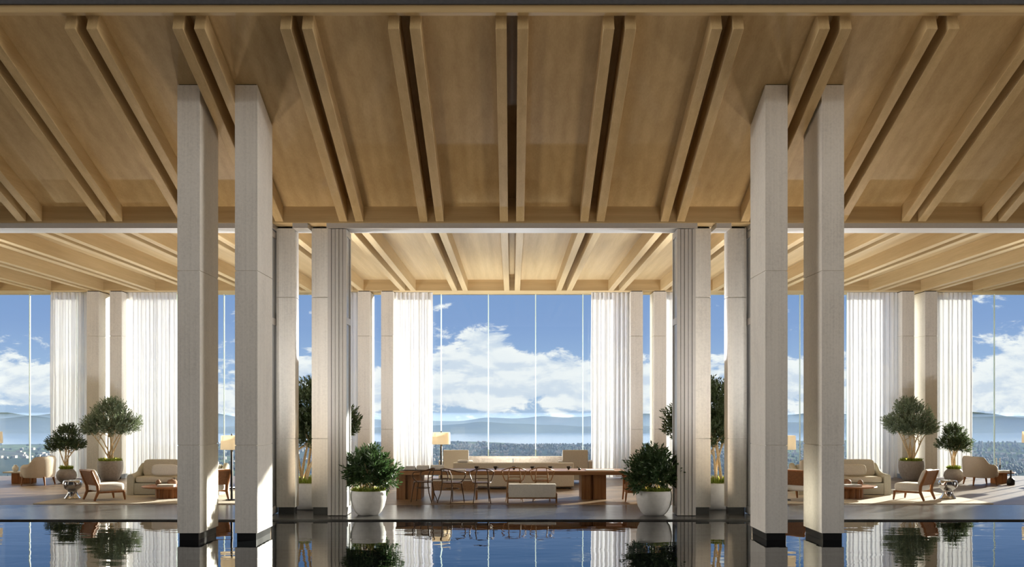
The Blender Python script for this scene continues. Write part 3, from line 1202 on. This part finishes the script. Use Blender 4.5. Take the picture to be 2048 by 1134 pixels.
big = [((.0, 0, 1.78), (.52, .5, .42)), ((-.42, .0, 1.52), (.36, .36, .26)), ((.42, 0, 1.55), (.38, .36, .28)), ((.1, -.2, 1.50), (.42, .3, .26)), ((.05, .05, 2.06), (.34, .34, .22)), ((.62, .0, 1.66), (.18, .2, .15)), ((-.6, 0, 1.42), (.18, .18, .14))]
small = [((0, 0, 1.25), (.36, .34, .27)), ((-.26, 0, 1.06), (.26, .26, .17)), ((.25, 0, 1.04), (.26, .26, .16)), ((0, -.12, 1.02), (.26, .22, .16)), ((.06, 0, 1.42), (.22, .22, .14)), ((-.38, 0, .90), (.12, .12, .09))]
G = 'olive trees in grey pots by the window wall'
for sg, lab in ((-1, 'on the left'), (1, 'on the right')):
    cb = [((-sg * c[0][0], c[0][1], c[0][2]), c[1]) for c in big]
    cs = [((-sg * c[0][0], c[0][1], c[0][2]), c[1]) for c in small]
    xb, xs = (-11.17, -12.03) if sg < 0 else (11.10, 11.93)
    plant('olive_tree', f'tall olive tree in a large grey stone pot {lab}', 'tree', (xb, 29.20, 0), urn(.345, .55), 'pot_grey', (.30, .52), 'olive', cb, 41 + sg, 1300, .085, .012, .022, 8, 600, .12, 9, .16, .05, 2.2, G)
    plant('olive_tree', f'small dark tree in a round grey pot {lab}', 'tree', (xs, 28.35, 0), ball(.265, .37), 'pot_grey', (.155, .345), 'olive_dark', cs, 51 + sg, 1500, .075, .012, .018, 5, 400, .13, 9, .14, .03, 1.6, G)

# ------------------------------------------------------------------ rugs
for x0, x1, lab in ((-9.95, -5.25, 'large pale wool rug under the left seating group'), (5.25, 10.0, 'large pale wool rug under the right seating group')):
    cx = (x0 + x1) / 2
    b = MB().box(x0 - cx, x1 - cx, 0, 3.9, 0, .022)
    r_ = b.build('rug', 'rug', None, bevel=.008, loc=(cx, 21.8, 0))
    tag(r_, lab, 'rug', 'rugs of the two seating groups')
RZ = .022


# ------------------------------------------------------------------ dining table and what stands on it
t = thing('dining_table', 'long walnut dining table on two thick block legs', 'table', (-.035, 23.45, 0))
MB().box(-2.52, 2.52, -.5, .5, .537, .625).build('tabletop', 'walnut_x', t, bevel=.008)
for sx in (-1, 1):
    xa = -2.50 if sx < 0 else 1.56
    poly = [(xa, -.42), (xa + .20, -.42), (xa + .20, -.36), (xa + .26, -.36), (xa + .26, -.42), (xa + .54, -.42), (xa + .54, .42), (xa + .26, .42), (xa + .26, .36), (xa + .20, .36), (xa + .20, .42), (xa, .42)]
    MB().prism(poly, 'z', 0, .537).build('leg', 'walnut', t)
TZ = .625
# books and tray at the left end
tr = tag(MB().box(-.48, .48, -.16, .16, 0, .02).build('tray', 'black', None, bevel=.006, loc=(-1.98, 23.25, TZ)), 'flat black tray under the books at the left end of the long table', 'tray')


def book(x, y, z, w, d, h, cov, lab, rz=0.0, group='books on the long table'):
    k = thing('book', lab, 'book', (x, y, z), rz, group)
    b = MB()
    b.box(-w / 2, w / 2, -d / 2, d / 2, 0, .004).box(-w / 2, w / 2, -d / 2, d / 2, h - .004, h).box(-w / 2, -w / 2 + .004, -d / 2, d / 2, .004, h - .004)
    b.build('cover', cov, k)
    MB().box(-w / 2 + .004, w / 2 - .006, -d / 2 + .006, d / 2 - .006, .004, h - .004).build('pages', 'paper', k)
    return k


z0 = TZ + .02
book(-2.25, 23.25, z0, .24, .28, .04, 'cover_c', 'ivory book at the bottom of the leftmost pile on the black tray')
book(-2.25, 23.25, z0 + .04, .22, .26, .03, 'cover_a', 'grey book on top of the leftmost pile on the black tray', .1)
book(-1.97, 23.25, z0, .27, .28, .045, 'cover_c', 'thick ivory book at the bottom of the middle pile on the black tray')
book(-1.97, 23.25, z0 + .045, .25, .26, .04, 'cover_c', 'ivory book on top of the middle pile on the black tray', -.06)
book(-1.66, 23.25, z0, .30, .28, .03, 'terracotta', 'brown book at the bottom of the right pile on the black tray')
book(-1.66, 23.25, z0 + .03, .29, .27, .035, 'cover_c', 'ivory book in the middle of the right pile on the black tray', .05)
book(-1.65, 23.25, z0 + .065, .27, .25, .03, 'cover_c', 'ivory book on top of the right pile on the black tray', -.05)
book(-1.20, 23.2, TZ, .36, .26, .022, 'paper', 'thin white magazine lying flat right of the tray')
book(1.95, 23.3, TZ, .62, .40, .016, 'paper', 'wide white folio lying flat at the right end of the table')  # painted sunlight: the bright tabletop end laid on as a white sheet
cup0 = None
cl = ['first', 'second', 'third', 'fourth', 'fifth', 'sixth']
for i, px in enumerate((953.7, 991.5, 1028.5, 1065.3, 1101.0, 1137.8)):
    x = (px - CX) / 89.6
    if cup0 is None:
        cup0 = thing('cup', '', 'cup', (x, 23.43, TZ), 0, 'black cups along the table')
        MB().lathe([(.022, 0), (.024, .008), (.016, .014), (.034, .03), (.047, .055), (.049, .078), (.045, .078), (.040, .05), (.005, .024)], 18).build('bowl', 'black', cup0, smooth=True)
        b = MB().tube([(.046, 0, .065), (.066, 0, .058), (.062, 0, .040), (.038, 0, .034)], .005, 6)
        b.build('handle', 'black', cup0, smooth=True)
        q = cup0
    else:
        q = dup(cup0, (x, 23.43, TZ))
    q['label'] = f'small black footed cup, {cl[i]} from the left along the table'
k = thing('inkwell', 'tiny black pot beside the white sunlight sheet on the table', 'pot', (1.50, 23.38, TZ))
MB().lathe([(.03, 0), (.034, .02), (.022, .03), (.020, .045)], 14).build('body', 'black', k, smooth=True)
MB().tube([(0, 0, .04), (-.06, 0, .075)], .006, 6).build('pen', 'metal_dark', k)


# ------------------------------------------------------------------ bentwood armchairs
def bentwood(label, loc, rz, mat='bentwood'):
    t = thing('bentwood_chair', label, 'chair', loc, rz, 'bentwood chairs at the long table')
    # local: front towards +y
    MB().lathe([(.165, .418), (.20, .418), (.205, .428), (.20, .44), (.165, .44)], 28).build('seat_rim', mat, t, smooth=True)
    MB().lathe([(.001, .424), (.172, .424), (.172, .434), (.001, .432)], 28).build('seat', 'cane', t, smooth=True)
    for sx in (-1, 1):
        MB().tube([(sx * .13, .15, .42), (sx * .145, .18, .25), (sx * .165, .21, .0)], [.015, .013, .010], 8).build('leg', mat, t, smooth=True)
        MB().tube([(sx * .185, -.26, 0), (sx * .155, -.19, .2), (sx * .135, -.155, .42), (sx * .128, -.175, .60), (sx * .10, -.225, .72)], [.010, .012, .014, .012, .010], 8).build('leg', mat, t, smooth=True)
    pts = []
    for i in range(25):
        a = math.pi * (i / 24)
        pts.append((-.255 * math.cos(a), .08 - .33 * math.sin(a) ** .9, .655 + .075 * math.sin(a) ** 2))
    head = [(-.195, .06, .43), (-.225, .13, .50), (-.25, .15, .58), (-.262, .125, .635)]
    tail = [(-x, y, z) for x, y, z in reversed(head)]
    MB().tube(head + pts + tail, .0125, 8).build('arm_hoop', mat, t, smooth=True)
    MB().tube([(-.128, -.17, .52), (0, -.185, .525), (.128, -.17, .52)], .009, 6).build('back_rail', mat, t, smooth=True)
    ring = [(.15 * math.cos(2 * math.pi * i / 20), .15 * math.sin(2 * math.pi * i / 20), .30) for i in range(20)]
    MB().tube(ring, .008, 6, True).build('stretcher', mat, t, smooth=True)
    return t


bentwood('dark bentwood armchair turned sideways at the left table leg', (-1.90, 22.42, 0), math.radians(75))
bentwood('dark bentwood armchair seen at an angle, second from the left table leg', (-1.27, 22.2, 0), math.radians(-38))
bentwood('dark bentwood armchair with its open back turned to the pool', (-.64, 22.2, 0), math.radians(3))
bentwood('bentwood armchair with lit-toned wood behind the left half of the low white bench', (.045, 22.72, 0), math.radians(2), 'bentwood_lit')
bentwood('bentwood armchair with lit-toned wood behind the right half of the low white bench', (.645, 22.72, 0), math.radians(-3), 'bentwood_lit')

# low white bench facing the pool
t = thing('upholstered_bench', 'low off white upholstered bench on a thin walnut frame', 'bench', (.425, 22.24, 0))
MB().box(-.50, .50, -.15, .15, .115, .40).build('cushion', 'white_cloth', t, bevel=.02, seg=3)
for sx in (-1, 1):
    for sy in (-1, 1):
        MB().box(sx * .515 - .014, sx * .515 + .014, sy * .13 - .014, sy * .13 + .014, 0, .20).build('leg', 'walnut', t)
b = MB()
b.box(-.50, .50, -.145, -.12, .09, .115).box(-.50, .50, .12, .145, .09, .115).box(-.53, -.50, -.116, .116, .09, .115).box(.50, .53, -.116, .116, .09, .115)
b.build('frame', 'walnut', t)

# woven bench under the table
t = thing('cane_bench', 'brown woven bench with a white seat pad under the long table', 'bench', (-1.26, 23.12, 0))
MB().box(-.50, .50, -.2, .2, .20, .405).build('woven_side', 'cane', t, bevel=.012)
MB().box(-.50, .50, -.2, .2, .405, .435).build('seat_pad', 'white_cloth', t, bevel=.012)
for sx in (-1, 1):
    for sy in (-1, 1):
        MB().box(sx * .48 - .018, sx * .48 + .018, sy * .18 - .018, sy * .18 + .018, 0, .20).build('leg', 'walnut', t)

# cane armchair at the right end of the table
t = thing('cane_armchair', 'brown wooden armchair with cane sides behind the right potted bush', 'chair', (2.70, 22.75, 0), math.radians(90))
for sx in (-1, 1):
    MB().tube([(sx * .29, .27, 0), (sx * .28, .25, .20), (sx * .28, .25, .52)], [.018, .024, .02], 8).build('leg', 'teak', t, smooth=True)
    MB().tube([(sx * .29, -.34, 0), (sx * .28, -.28, .20), (sx * .28, -.27, .45), (sx * .28, -.33, .72)], [.018, .024, .022, .018], 8).build('leg', 'teak', t, smooth=True)
    MB().box(sx * .28 - .022, sx * .28 + .022, -.30, .29, .50, .535).build('armrest', 'teak', t, bevel=.008)
    MB().box(sx * .28 - .006, sx * .28 + .006, -.26, .24, .24, .50).build('side_panel', 'cane', t)
MB().box(-.27, .27, -.27, .25, .18, .24).build('seat_frame', 'teak', t, bevel=.01)
MB().pillow((0, 0, .30), (.52, .52, .14), .3).build('seat_cushion', 'terracotta', t, smooth=True)
b = MB().add([(-.27, -.265, .30), (.27, -.265, .30), (.27, -.325, .71), (-.27, -.325, .71), (-.27, -.285, .30), (.27, -.285, .30), (.27, -.345, .71), (-.27, -.345, .71)],
             [(0, 1, 2, 3), (7, 6, 5, 4), (0, 4, 5, 1), (1, 5, 6, 2), (2, 6, 7, 3), (3, 7, 4, 0)])
b.build('back_panel', 'teak', t)


# ------------------------------------------------------------------ lamps
def lamp(label, loc, glow=9):
    t = thing('floor_lamp', label, 'lamp', loc, 0, 'floor lamps with linen shades')
    MB().lathe([(.001, 0), (.13, 0), (.13, .014), (.12, .022), (.027, .026), (.001, .026)], 24).build('base', 'metal_dark', t, smooth=True)
    MB().lathe([(.026, .026), (.026, 1.10), (.013, 1.12), (.013, 1.38), (.02, 1.385), (.001, 1.39)], 12).build('pole', 'metal_dark', t, smooth=True)
    b = MB()
    n = 32
    rings = []
    for r, z in ((.235, 1.09), (.225, 1.39), (.221, 1.39), (.231, 1.09)):
        rings.append([(r * math.cos(2 * math.pi * i / n), r * math.sin(2 * math.pi * i / n), z) for i in range(n)])
    rings.append(rings[0])
    b.rings(rings, False)
    b.build('lamp_shade', 'shade', t, smooth=True)
    b = MB()
    for k in range(3):
        a = 2 * math.pi * k / 3
        b.tube([(0, 0, 1.375), (.222 * math.cos(a), .222 * math.sin(a), 1.38)], .004, 5)
    b.build('shade_ring', 'metal_dark', t)
    MB().lathe([(.001, 1.385), (.012, 1.39), (.016, 1.41), (.008, 1.43), (.001, 1.432)], 10).build('finial', 'metal_dark', t, smooth=True)
    ld = bpy.data.lights.new('bulb', 'POINT')
    ld.energy = glow
    ld.color = (1.0, .84, .62)
    ld.shadow_soft_size = .05
    lo = bpy.data.objects.new('bulb', ld)
    COL.objects.link(lo)
    lo.parent = t
    lo.location = (0, 0, 1.25)
    return t


lamp('floor lamp with cream shade left of the long sofa in the middle', (-1.80, 26.7, 0))
lamp('floor lamp with cream shade seen between the left tall columns', (-6.02, 22.55, RZ), 5)
lamp('floor lamp with cream shade seen beside the right tall columns', (5.86, 22.55, RZ), 5)
lamp('floor lamp with pale shade cut by the left picture edge', (-13.64, 27.6, 0), 5)
lamp('floor lamp with pale shade cut by the right picture edge', (13.80, 27.9, 0), 5)

# ------------------------------------------------------------------ middle sofa group
t = thing('sofa', 'long cream sofa with its back to the long table', 'sofa', (.035, 26.45, 0))
W = 1.50
MB().box(-W + .02, W - .02, -.43, .43, .05, .22).build('base', 'cream', t, bevel=.015)
MB().box(-W, W, -.46, -.24, .06, .65).build('backrest', 'cream', t, bevel=.03, seg=3)
for sx in (-1, 1):
    x0, x1 = sorted((sx * W, sx * (W - .2)))
    MB().box(x0, x1, -.235, .45, .06, .52).build('arm', 'cream', t, bevel=.03, seg=3)
for k in range(3):
    x0 = -1.29 + k * .865
    MB().box(x0, x0 + .855, -.235, .44, .225, .40).build('seat_cushion', 'cream', t, bevel=.035, seg=3)
for sx in (-1, 1):
    for sy in (-1, 1):
        MB().box(sx * 1.4 - .03, sx * 1.4 + .03, sy * .36 - .03, sy * .36 + .03, 0, .05).build('foot', 'metal_dark', t)
k = tag(MB().pillow((0, 0, .035), (.27, .20, .07), .3).build('folded_blanket', 'white_cloth', None, smooth=True, loc=(-1.22, 26.10, .65)), 'small folded white blanket on the left end of the long sofa back', 'blanket')


def lounge(label, loc, rz=0.0):
    t = thing('lounge_chair', label, 'armchair', loc, rz, 'square lounge chairs by the middle window')
    MB().box(-.40, .40, -.36, .40, .10, .30).build('base', 'greige', t, bevel=.02)
    MB().box(-.34, .34, -.40, -.26, .32, .90).build('backrest', 'greige', t, bevel=.03, seg=3)
    for sx in (-1, 1):
        x0, x1 = sorted((sx * .345, sx * .46))
        MB().box(x0, x1, -.38, .42, .10, .60).build('arm', 'greige', t, bevel=.025, seg=3)
    MB().box(-.335, .335, -.25, .42, .305, .44).build('seat_cushion', 'greige', t, bevel=.035, seg=3)
    for sx in (-1, 1):
        for sy in (-1, 1):
            MB().box(sx * .36 - .02, sx * .36 + .02, sy * .32 - .02, sy * .32 + .02, 0, .10).build('leg', 'walnut', t)
    return t


lounge('square cream lounge chair behind the left end of the long sofa', (-1.51, 28.2, 0), math.radians(4))
lounge('square cream lounge chair behind the right end of the long sofa', (1.70, 28.2, 0), math.radians(-4))
k = thing('stone_bench', 'long low tan stone bench under the middle window', 'bench', (.03, 30.45, 0))
MB().box(-1.6, 1.6, -.14, .14, .56, .62).build('seat', 'ledge', k, bevel=.006)
for sx in (-1, 1):
    MB().box(sx * .8 - .79, sx * .8 + .79, -.12, .12, 0, .56).build('support', 'ledge', k, bevel=.004)


# ------------------------------------------------------------------ side seating groups
def slipper_chair(label, loc, rz, sx=1.0):
    """local: faces +x; low wooden frame with tall cane back and white seat"""
    t = thing('lounge_chair', label, 'chair', loc, rz, 'low wooden lounge chairs on the rugs')
    hw = .30
    for s in (-1, 1):
        y = s * hw
        # rear post: splayed foot, knee at seat frame, raked back
        MB().tube([(-.33, y, .010), (-.25, y, .19), (-.26, y, .32), (-.33, y, .48), (-.39, y, .635)], [.024, .036, .036, .032, .026], 8).build('leg', 'teak', t, smooth=True)
        MB().tube([(.33, y, .006), (.315, y, .10), (.30, y, .20)], [.018, .026, .030], 8).build('leg', 'teak', t, smooth=True)
        MB().box(-.25, .33, y - .02, y + .02, .165, .205).build('rail', 'teak', t, bevel=.008)
    MB().box(.30, .335, -hw, hw, .165, .205).build('rail', 'teak', t, bevel=.006)
    b = MB()
    prof = [(-.262, .33), (-.325, .48), (-.388, .64)]
    vs, fs = [], []
    for x, z in prof:
        vs += [(x - .012, -hw + .02, z), (x - .012, hw - .02, z), (x + .012, hw - .02, z), (x + .012, -hw + .02, z)]
    b.rings([vs[i:i + 4] for i in (0, 4, 8)])
    b.build('back_panel', 'cane_teak', t)
    MB().tube([(-.393, -hw - .02, .645), (-.393, hw + .02, .645)], .022, 8).build('top_rail', 'teak', t, smooth=True)
    MB().pillow((.05, 0, .285), (.60, .57, .18), .28).build('seat_cushion', 'white_cloth', t, smooth=True)
    rot = Matrix.Rotation(math.radians(-22), 3, 'Y')
    MB().pillow((-.265, 0, .50), (.11, .55, .36), .3, rot=rot).build('back_cushion', 'white_cloth', t, smooth=True)
    return t


M['cane_teak'] = plain('cane_on_teak', (.19, .085, .038), .55, 0, .3, .4, 45, .4)


def chrome_stool(label, loc):
    t = thing('side_stool', label, 'stool', loc, 0, 'chrome drum stools beside the rugs')
    MB().lathe([(.001, 0), (.165, 0), (.172, .012), (.150, .04), (.115, .09), (.098, .145), (.105, .18)], 40).build('foot', 'chrome', t, smooth=True)
    MB().lathe([(.105, .18), (.135, .205), (.175, .235), (.198, .28), (.202, .33), (.194, .375), (.180, .395), (.165, .40), (.001, .396)], 40).build('top', 'chrome', t, smooth=True)
    return t


def slip_sofa(label, loc, group):
    t = thing('sofa', label, 'sofa', loc, 0, group)
    W = 1.04
    # faces -y (towards the pool)
    MB().box(-W + .14, W - .14, -.43, .42, .012, .27).build('base', 'sage', t, bevel=.015)
    for s in (-1, 1):
        poly = arc(0, .40, .075, 0, math.pi, 8)
        poly = [(p[0], p[1]) for p in poly] + [(-.075, .0), (.075, .0)]
        b = MB()
        xs = s * (W - .065)
        rs = []
        for y, lift in ((-.45, 0.0), (-.1, .01), (.15, .06), (.30, .16), (.42, .22)):
            rs.append([(xs + p[0], y, p[1] + (lift if p[1] > .01 else 0)) for p in poly])
        b.rings(rs)
        b.build('arm', 'sage', t, smooth=True)
    MB().box(-W + .145, W - .145, .22, .43, .275, .66).build('backrest', 'sage', t, bevel=.05, seg=3)
    for s in (-1, 1):
        MB().pillow((s * .445, -.10, .345), (.88, .70, .15), .24).build('seat_cushion', 'cream', t, smooth=True)
        MB().pillow((s * .43, .145, .585), (.86, .19, .40), .20, rot=Matrix.Rotation(math.radians(-12), 3, 'X')).build('back_cushion', 'cream', t, smooth=True)
    return t


def coffee_table(label, loc):
    t = thing('coffee_table', label, 'table', loc, 0, 'low round coffee tables')
    MB().lathe([(.001, .225), (.50, .225), (.585, .235), (.60, .25), (.59, .268), (.001, .268)], 48).build('tabletop', 'teak_x', t, smooth=True)
    n = 112
    ring = []
    for i in range(n):
        a = 2 * math.pi * i / n
        r = .275 + .035 * abs(math.sin(a * 7))
        ring.append((r * math.cos(a), r * math.sin(a)))
    MB().prism(ring, 'z', 0, .225).build('base', 'teak', t, smooth=True)
    return t


M['teak_x'] = wood('teak_across', (.36, .155, .058), (.18, .068, .025), 'x', .42, 10)


def boucle_chair(label, loc, rz):
    """local: faces +x; shell wraps the back and steps down to the arms"""
    t = thing('boucle_armchair', label, 'armchair', loc, rz, 'curvy boucle armchairs')
    b = MB()
    n = 40
    rings_o = []
    prof = []
    for i in range(n + 1):
        a = math.pi * (.17 + 1.66 * i / n)       # open to +x
        q = abs(i / n - .5) * 2                  # 0 at back, 1 at the arm tips
        top = .755 - .015 * q - .20 * (1 / (1 + math.exp(-(q - .60) * 30))) - .03 * max(0, q - .85) / .15
        ro = .44
        prof.append((a, top))
    vs = []
    for a, top in prof:
        c, s = math.cos(a), math.sin(a)
        for r, z in ((.40, .20), (.435, .30), (.455, top - .10), (.440, top - .03), (.405, top), (.365, top - .02), (.335, top - .09), (.335, .30), (.34, .20)):
            vs.append((r * c * .95, r * s, z))
    fs = []
    m = 9
    for i in range(n):
        for j in range(m):
            k = (j + 1) % m
            fs.append((i * m + j, (i + 1) * m + j, (i + 1) * m + k, i * m + k))
    fs.append(tuple(range(m)))
    fs.append(tuple(n * m + j for j in range(m - 1, -1, -1)))
    b.add(vs, fs)
    b.build('shell', 'boucle', t, smooth=True)
    MB().pillow((.04, 0, .30), (.70, .64, .24), .35).build('seat_cushion', 'boucle', t, smooth=True)
    for sx, sy in ((1, 1), (1, -1), (-1, 1), (-1, -1)):
        MB().tube([(sx * .27, sy * .27, .215), (sx * .31, sy * .30, 0)], [.034, .018], 8).build('leg', 'teak', t, smooth=True)
    return t


def vase_round(label, loc, r, h, mat, name='vase', group=None):
    t = thing(name, label, 'vase', loc, 0, group)
    MB().lathe([(.001, 0), (r * .5, 0), (r * .82, h * .18), (r, h * .48), (r * .85, h * .76), (r * .5, h * .92), (r * .45, h), (r * .36, h), (r * .34, h * .9), (.001, h * .88)], 22).build('body', mat, t, smooth=True)
    MB().lathe([(r * .38, h * .99), (r * .5, h * .99), (r * .5, h * 1.05), (r * .38, h * 1.05)], 18).build('rim', mat, t, smooth=True)
    return t


def lidded_box(label, loc, r, h, mat):
    t = thing('lidded_bowl', label, 'bowl', loc)
    MB().lathe([(.001, 0), (r * .8, 0), (r, h * .2), (r, h * .66), (r * .9, h * .7), (.001, h * .7)], 24).build('body', mat, t, smooth=True)
    MB().lathe([(.001, h * .7), (r * .93, h * .7), (r * .8, h * .86), (r * .3, h * .92), (r * .2, h), (.001, h)], 24).build('lid', mat, t, smooth=True)
    return t


SIDE = {-1: 'left', 1: 'right'}
for sg in (-1, 1):
    nm = SIDE[sg]
    sofa_x = -7.72 if sg < 0 else 7.58
    slip_sofa(f'pale slipcovered sofa on the rug of the {nm} seating group', (sofa_x, 24.36, RZ), 'slipcovered sofas of the side groups')
    pk = thing('throw_pillow', f'long cream pillow leaning in the sofa of the {nm} group', 'pillow', (sofa_x + sg * .22, 24.04, RZ + .445), 0, 'long pillows on the slipcovered sofas')
    MB().pillow((0, 0, .12), (.60, .14, .26), .32, rot=Matrix.Rotation(math.radians(-14), 3, 'X')).build('cushion', 'white_cloth' if sg < 0 else 'cream', pk, smooth=True)
    ctx = -7.56 if sg < 0 else 7.44
    coffee_table(f'low round wooden coffee table before the {nm} sofa', (ctx, 23.2, RZ))
    ztop = RZ + .268
    vase_round(f'round brown clay vase at the outer side of the {nm} coffee table', (ctx + sg * .24, 23.15, ztop), .062, .13, 'terracotta', group='brown vases on the coffee tables')
    lidded_box(f'brown lidded bowl on the {nm} coffee table', (ctx - sg * .02, 23.3, ztop), .105, .14, 'terracotta')
    bk = book(ctx - sg * .02, 22.93, ztop, .36, .27, .045, 'cover_c' if sg < 0 else 'cover_a', f'large pale book lying flat on the {nm} coffee table', .1, 'books on the coffee tables')
    # chairs: outer one faces the table, inner one faces it from the other side
    # outer and inner chairs, turned a little to the sofa
    a = math.radians(43)
    if sg < 0:
        outer, inner = (-8.80, 22.66, RZ), (-6.56, 22.66, RZ)
        ro, ri = a, math.pi - a
    else:
        outer, inner = (8.68, 22.66, RZ), (6.24, 22.66, RZ)
        ro, ri = math.pi - a, a
    slipper_chair(f'low wooden lounge chair at the outer end of the {nm} rug', outer, ro)
    slipper_chair(f'low wooden lounge chair seen between the {nm} tall columns', inner, ri)
    chrome_stool(f'polished chrome drum stool on the {nm} rug corner', (sg * 9.60 + (-.02 if sg < 0 else -.06), 22.98, RZ))
    # back corner
    bx = -12.43 if sg < 0 else 12.28
    boucle_chair(f'curvy beige boucle armchair before the {nm} end curtain', (bx, 27.55, 0), math.pi if sg < 0 else 0.0)

# left back corner tables
t = thing('side_table', 'low square wooden table with pale top left of the left boucle armchair', 'table', (-13.12, 28.15, 0), 0)
MB().box(-.42, .30, -.25, .25, .28, .315).build('tabletop', 'cream', t, bevel=.006)
MB().box(-.20, .28, -.22, .22, 0, .28).build('base', 'teak', t, bevel=.01)
vase_round('pale round jar on the low wooden table at far left', (-13.29, 28.1, .315), .085, .17, 'cover_c')
t = thing('glass_table', 'low smoked glass table on a dark block at the far left', 'table', (-13.85, 27.0, 0))
MB().box(-.42, .42, -.22, .22, .27, .30).build('tabletop', 'smoke_glass', t, bevel=.006)
MB().box(-.02, .18, -.12, .12, 0, .27).build('base', 'black', t, bevel=.02)

# right back corner
t = thing('side_table', 'low wooden table right of the right boucle armchair', 'table', (13.05, 28.15, 0), 0)
MB().lathe([(.001, .27), (.40, .27), (.41, .285), (.40, .30), (.001, .30)], 32).build('tabletop', 'teak_x', t, smooth=True)
MB().prism([(.22 * math.cos(i * math.pi / 4), .22 * math.sin(i * math.pi / 4)) for i in range(8)], 'z', 0, .27).build('base', 'teak', t)
book(13.12, 28.02, .30, .36, .26, .05, 'cover_c', 'ivory book on the low wooden table at far right', .05, 'books at far right')
for i, (x, lab) in enumerate(((13.10, 'left black candlestick with a white candle on the far right table'), (13.20, 'right black candlestick with a white candle on the far right table'))):
    t = thing('candlestick', lab, 'candlestick', (x, 28.40, .30), 0, 'pair of candlesticks')
    MB().lathe([(.001, 0), (.045, 0), (.04, .012), (.012, .03), (.012, .10), (.024, .13), (.02, .17), (.001, .17)], 16).build('holder', 'black', t, smooth=True)
    MB().lathe([(.001, .17), (.011, .17), (.011, .36), (.001, .362)], 10).build('candle', 'candle', t, smooth=True)
t = thing('bottle_vase', 'black bottle vase with a thin neck standing on the floor at far right', 'vase', (13.04, 27.45, 0))
MB().lathe([(.001, 0), (.09, 0), (.10, .02), (.10, .12), (.075, .16), (.03, .19), (.022, .22)], 20).build('body', 'black', t, smooth=True)
MB().lathe([(.022, .22), (.018, .34), (.03, .37), (.03, .39), (.001, .39)], 14).build('neck', 'black', t, smooth=True)
t = thing('ottoman', 'pale grey ottoman on wooden legs at the far right edge', 'ottoman', (13.92, 27.0, 0))
MB().box(-.40, .40, -.3, .3, .20, .33).build('cushion', 'cover_a', t, bevel=.04, seg=3)
for sx in (-1, 1):
    for sy in (-1, 1):
        MB().tube([(sx * .30, sy * .2, .21), (sx * .33, sy * .23, 0)], [.028, .018], 8).build('leg', 'teak', t, smooth=True)
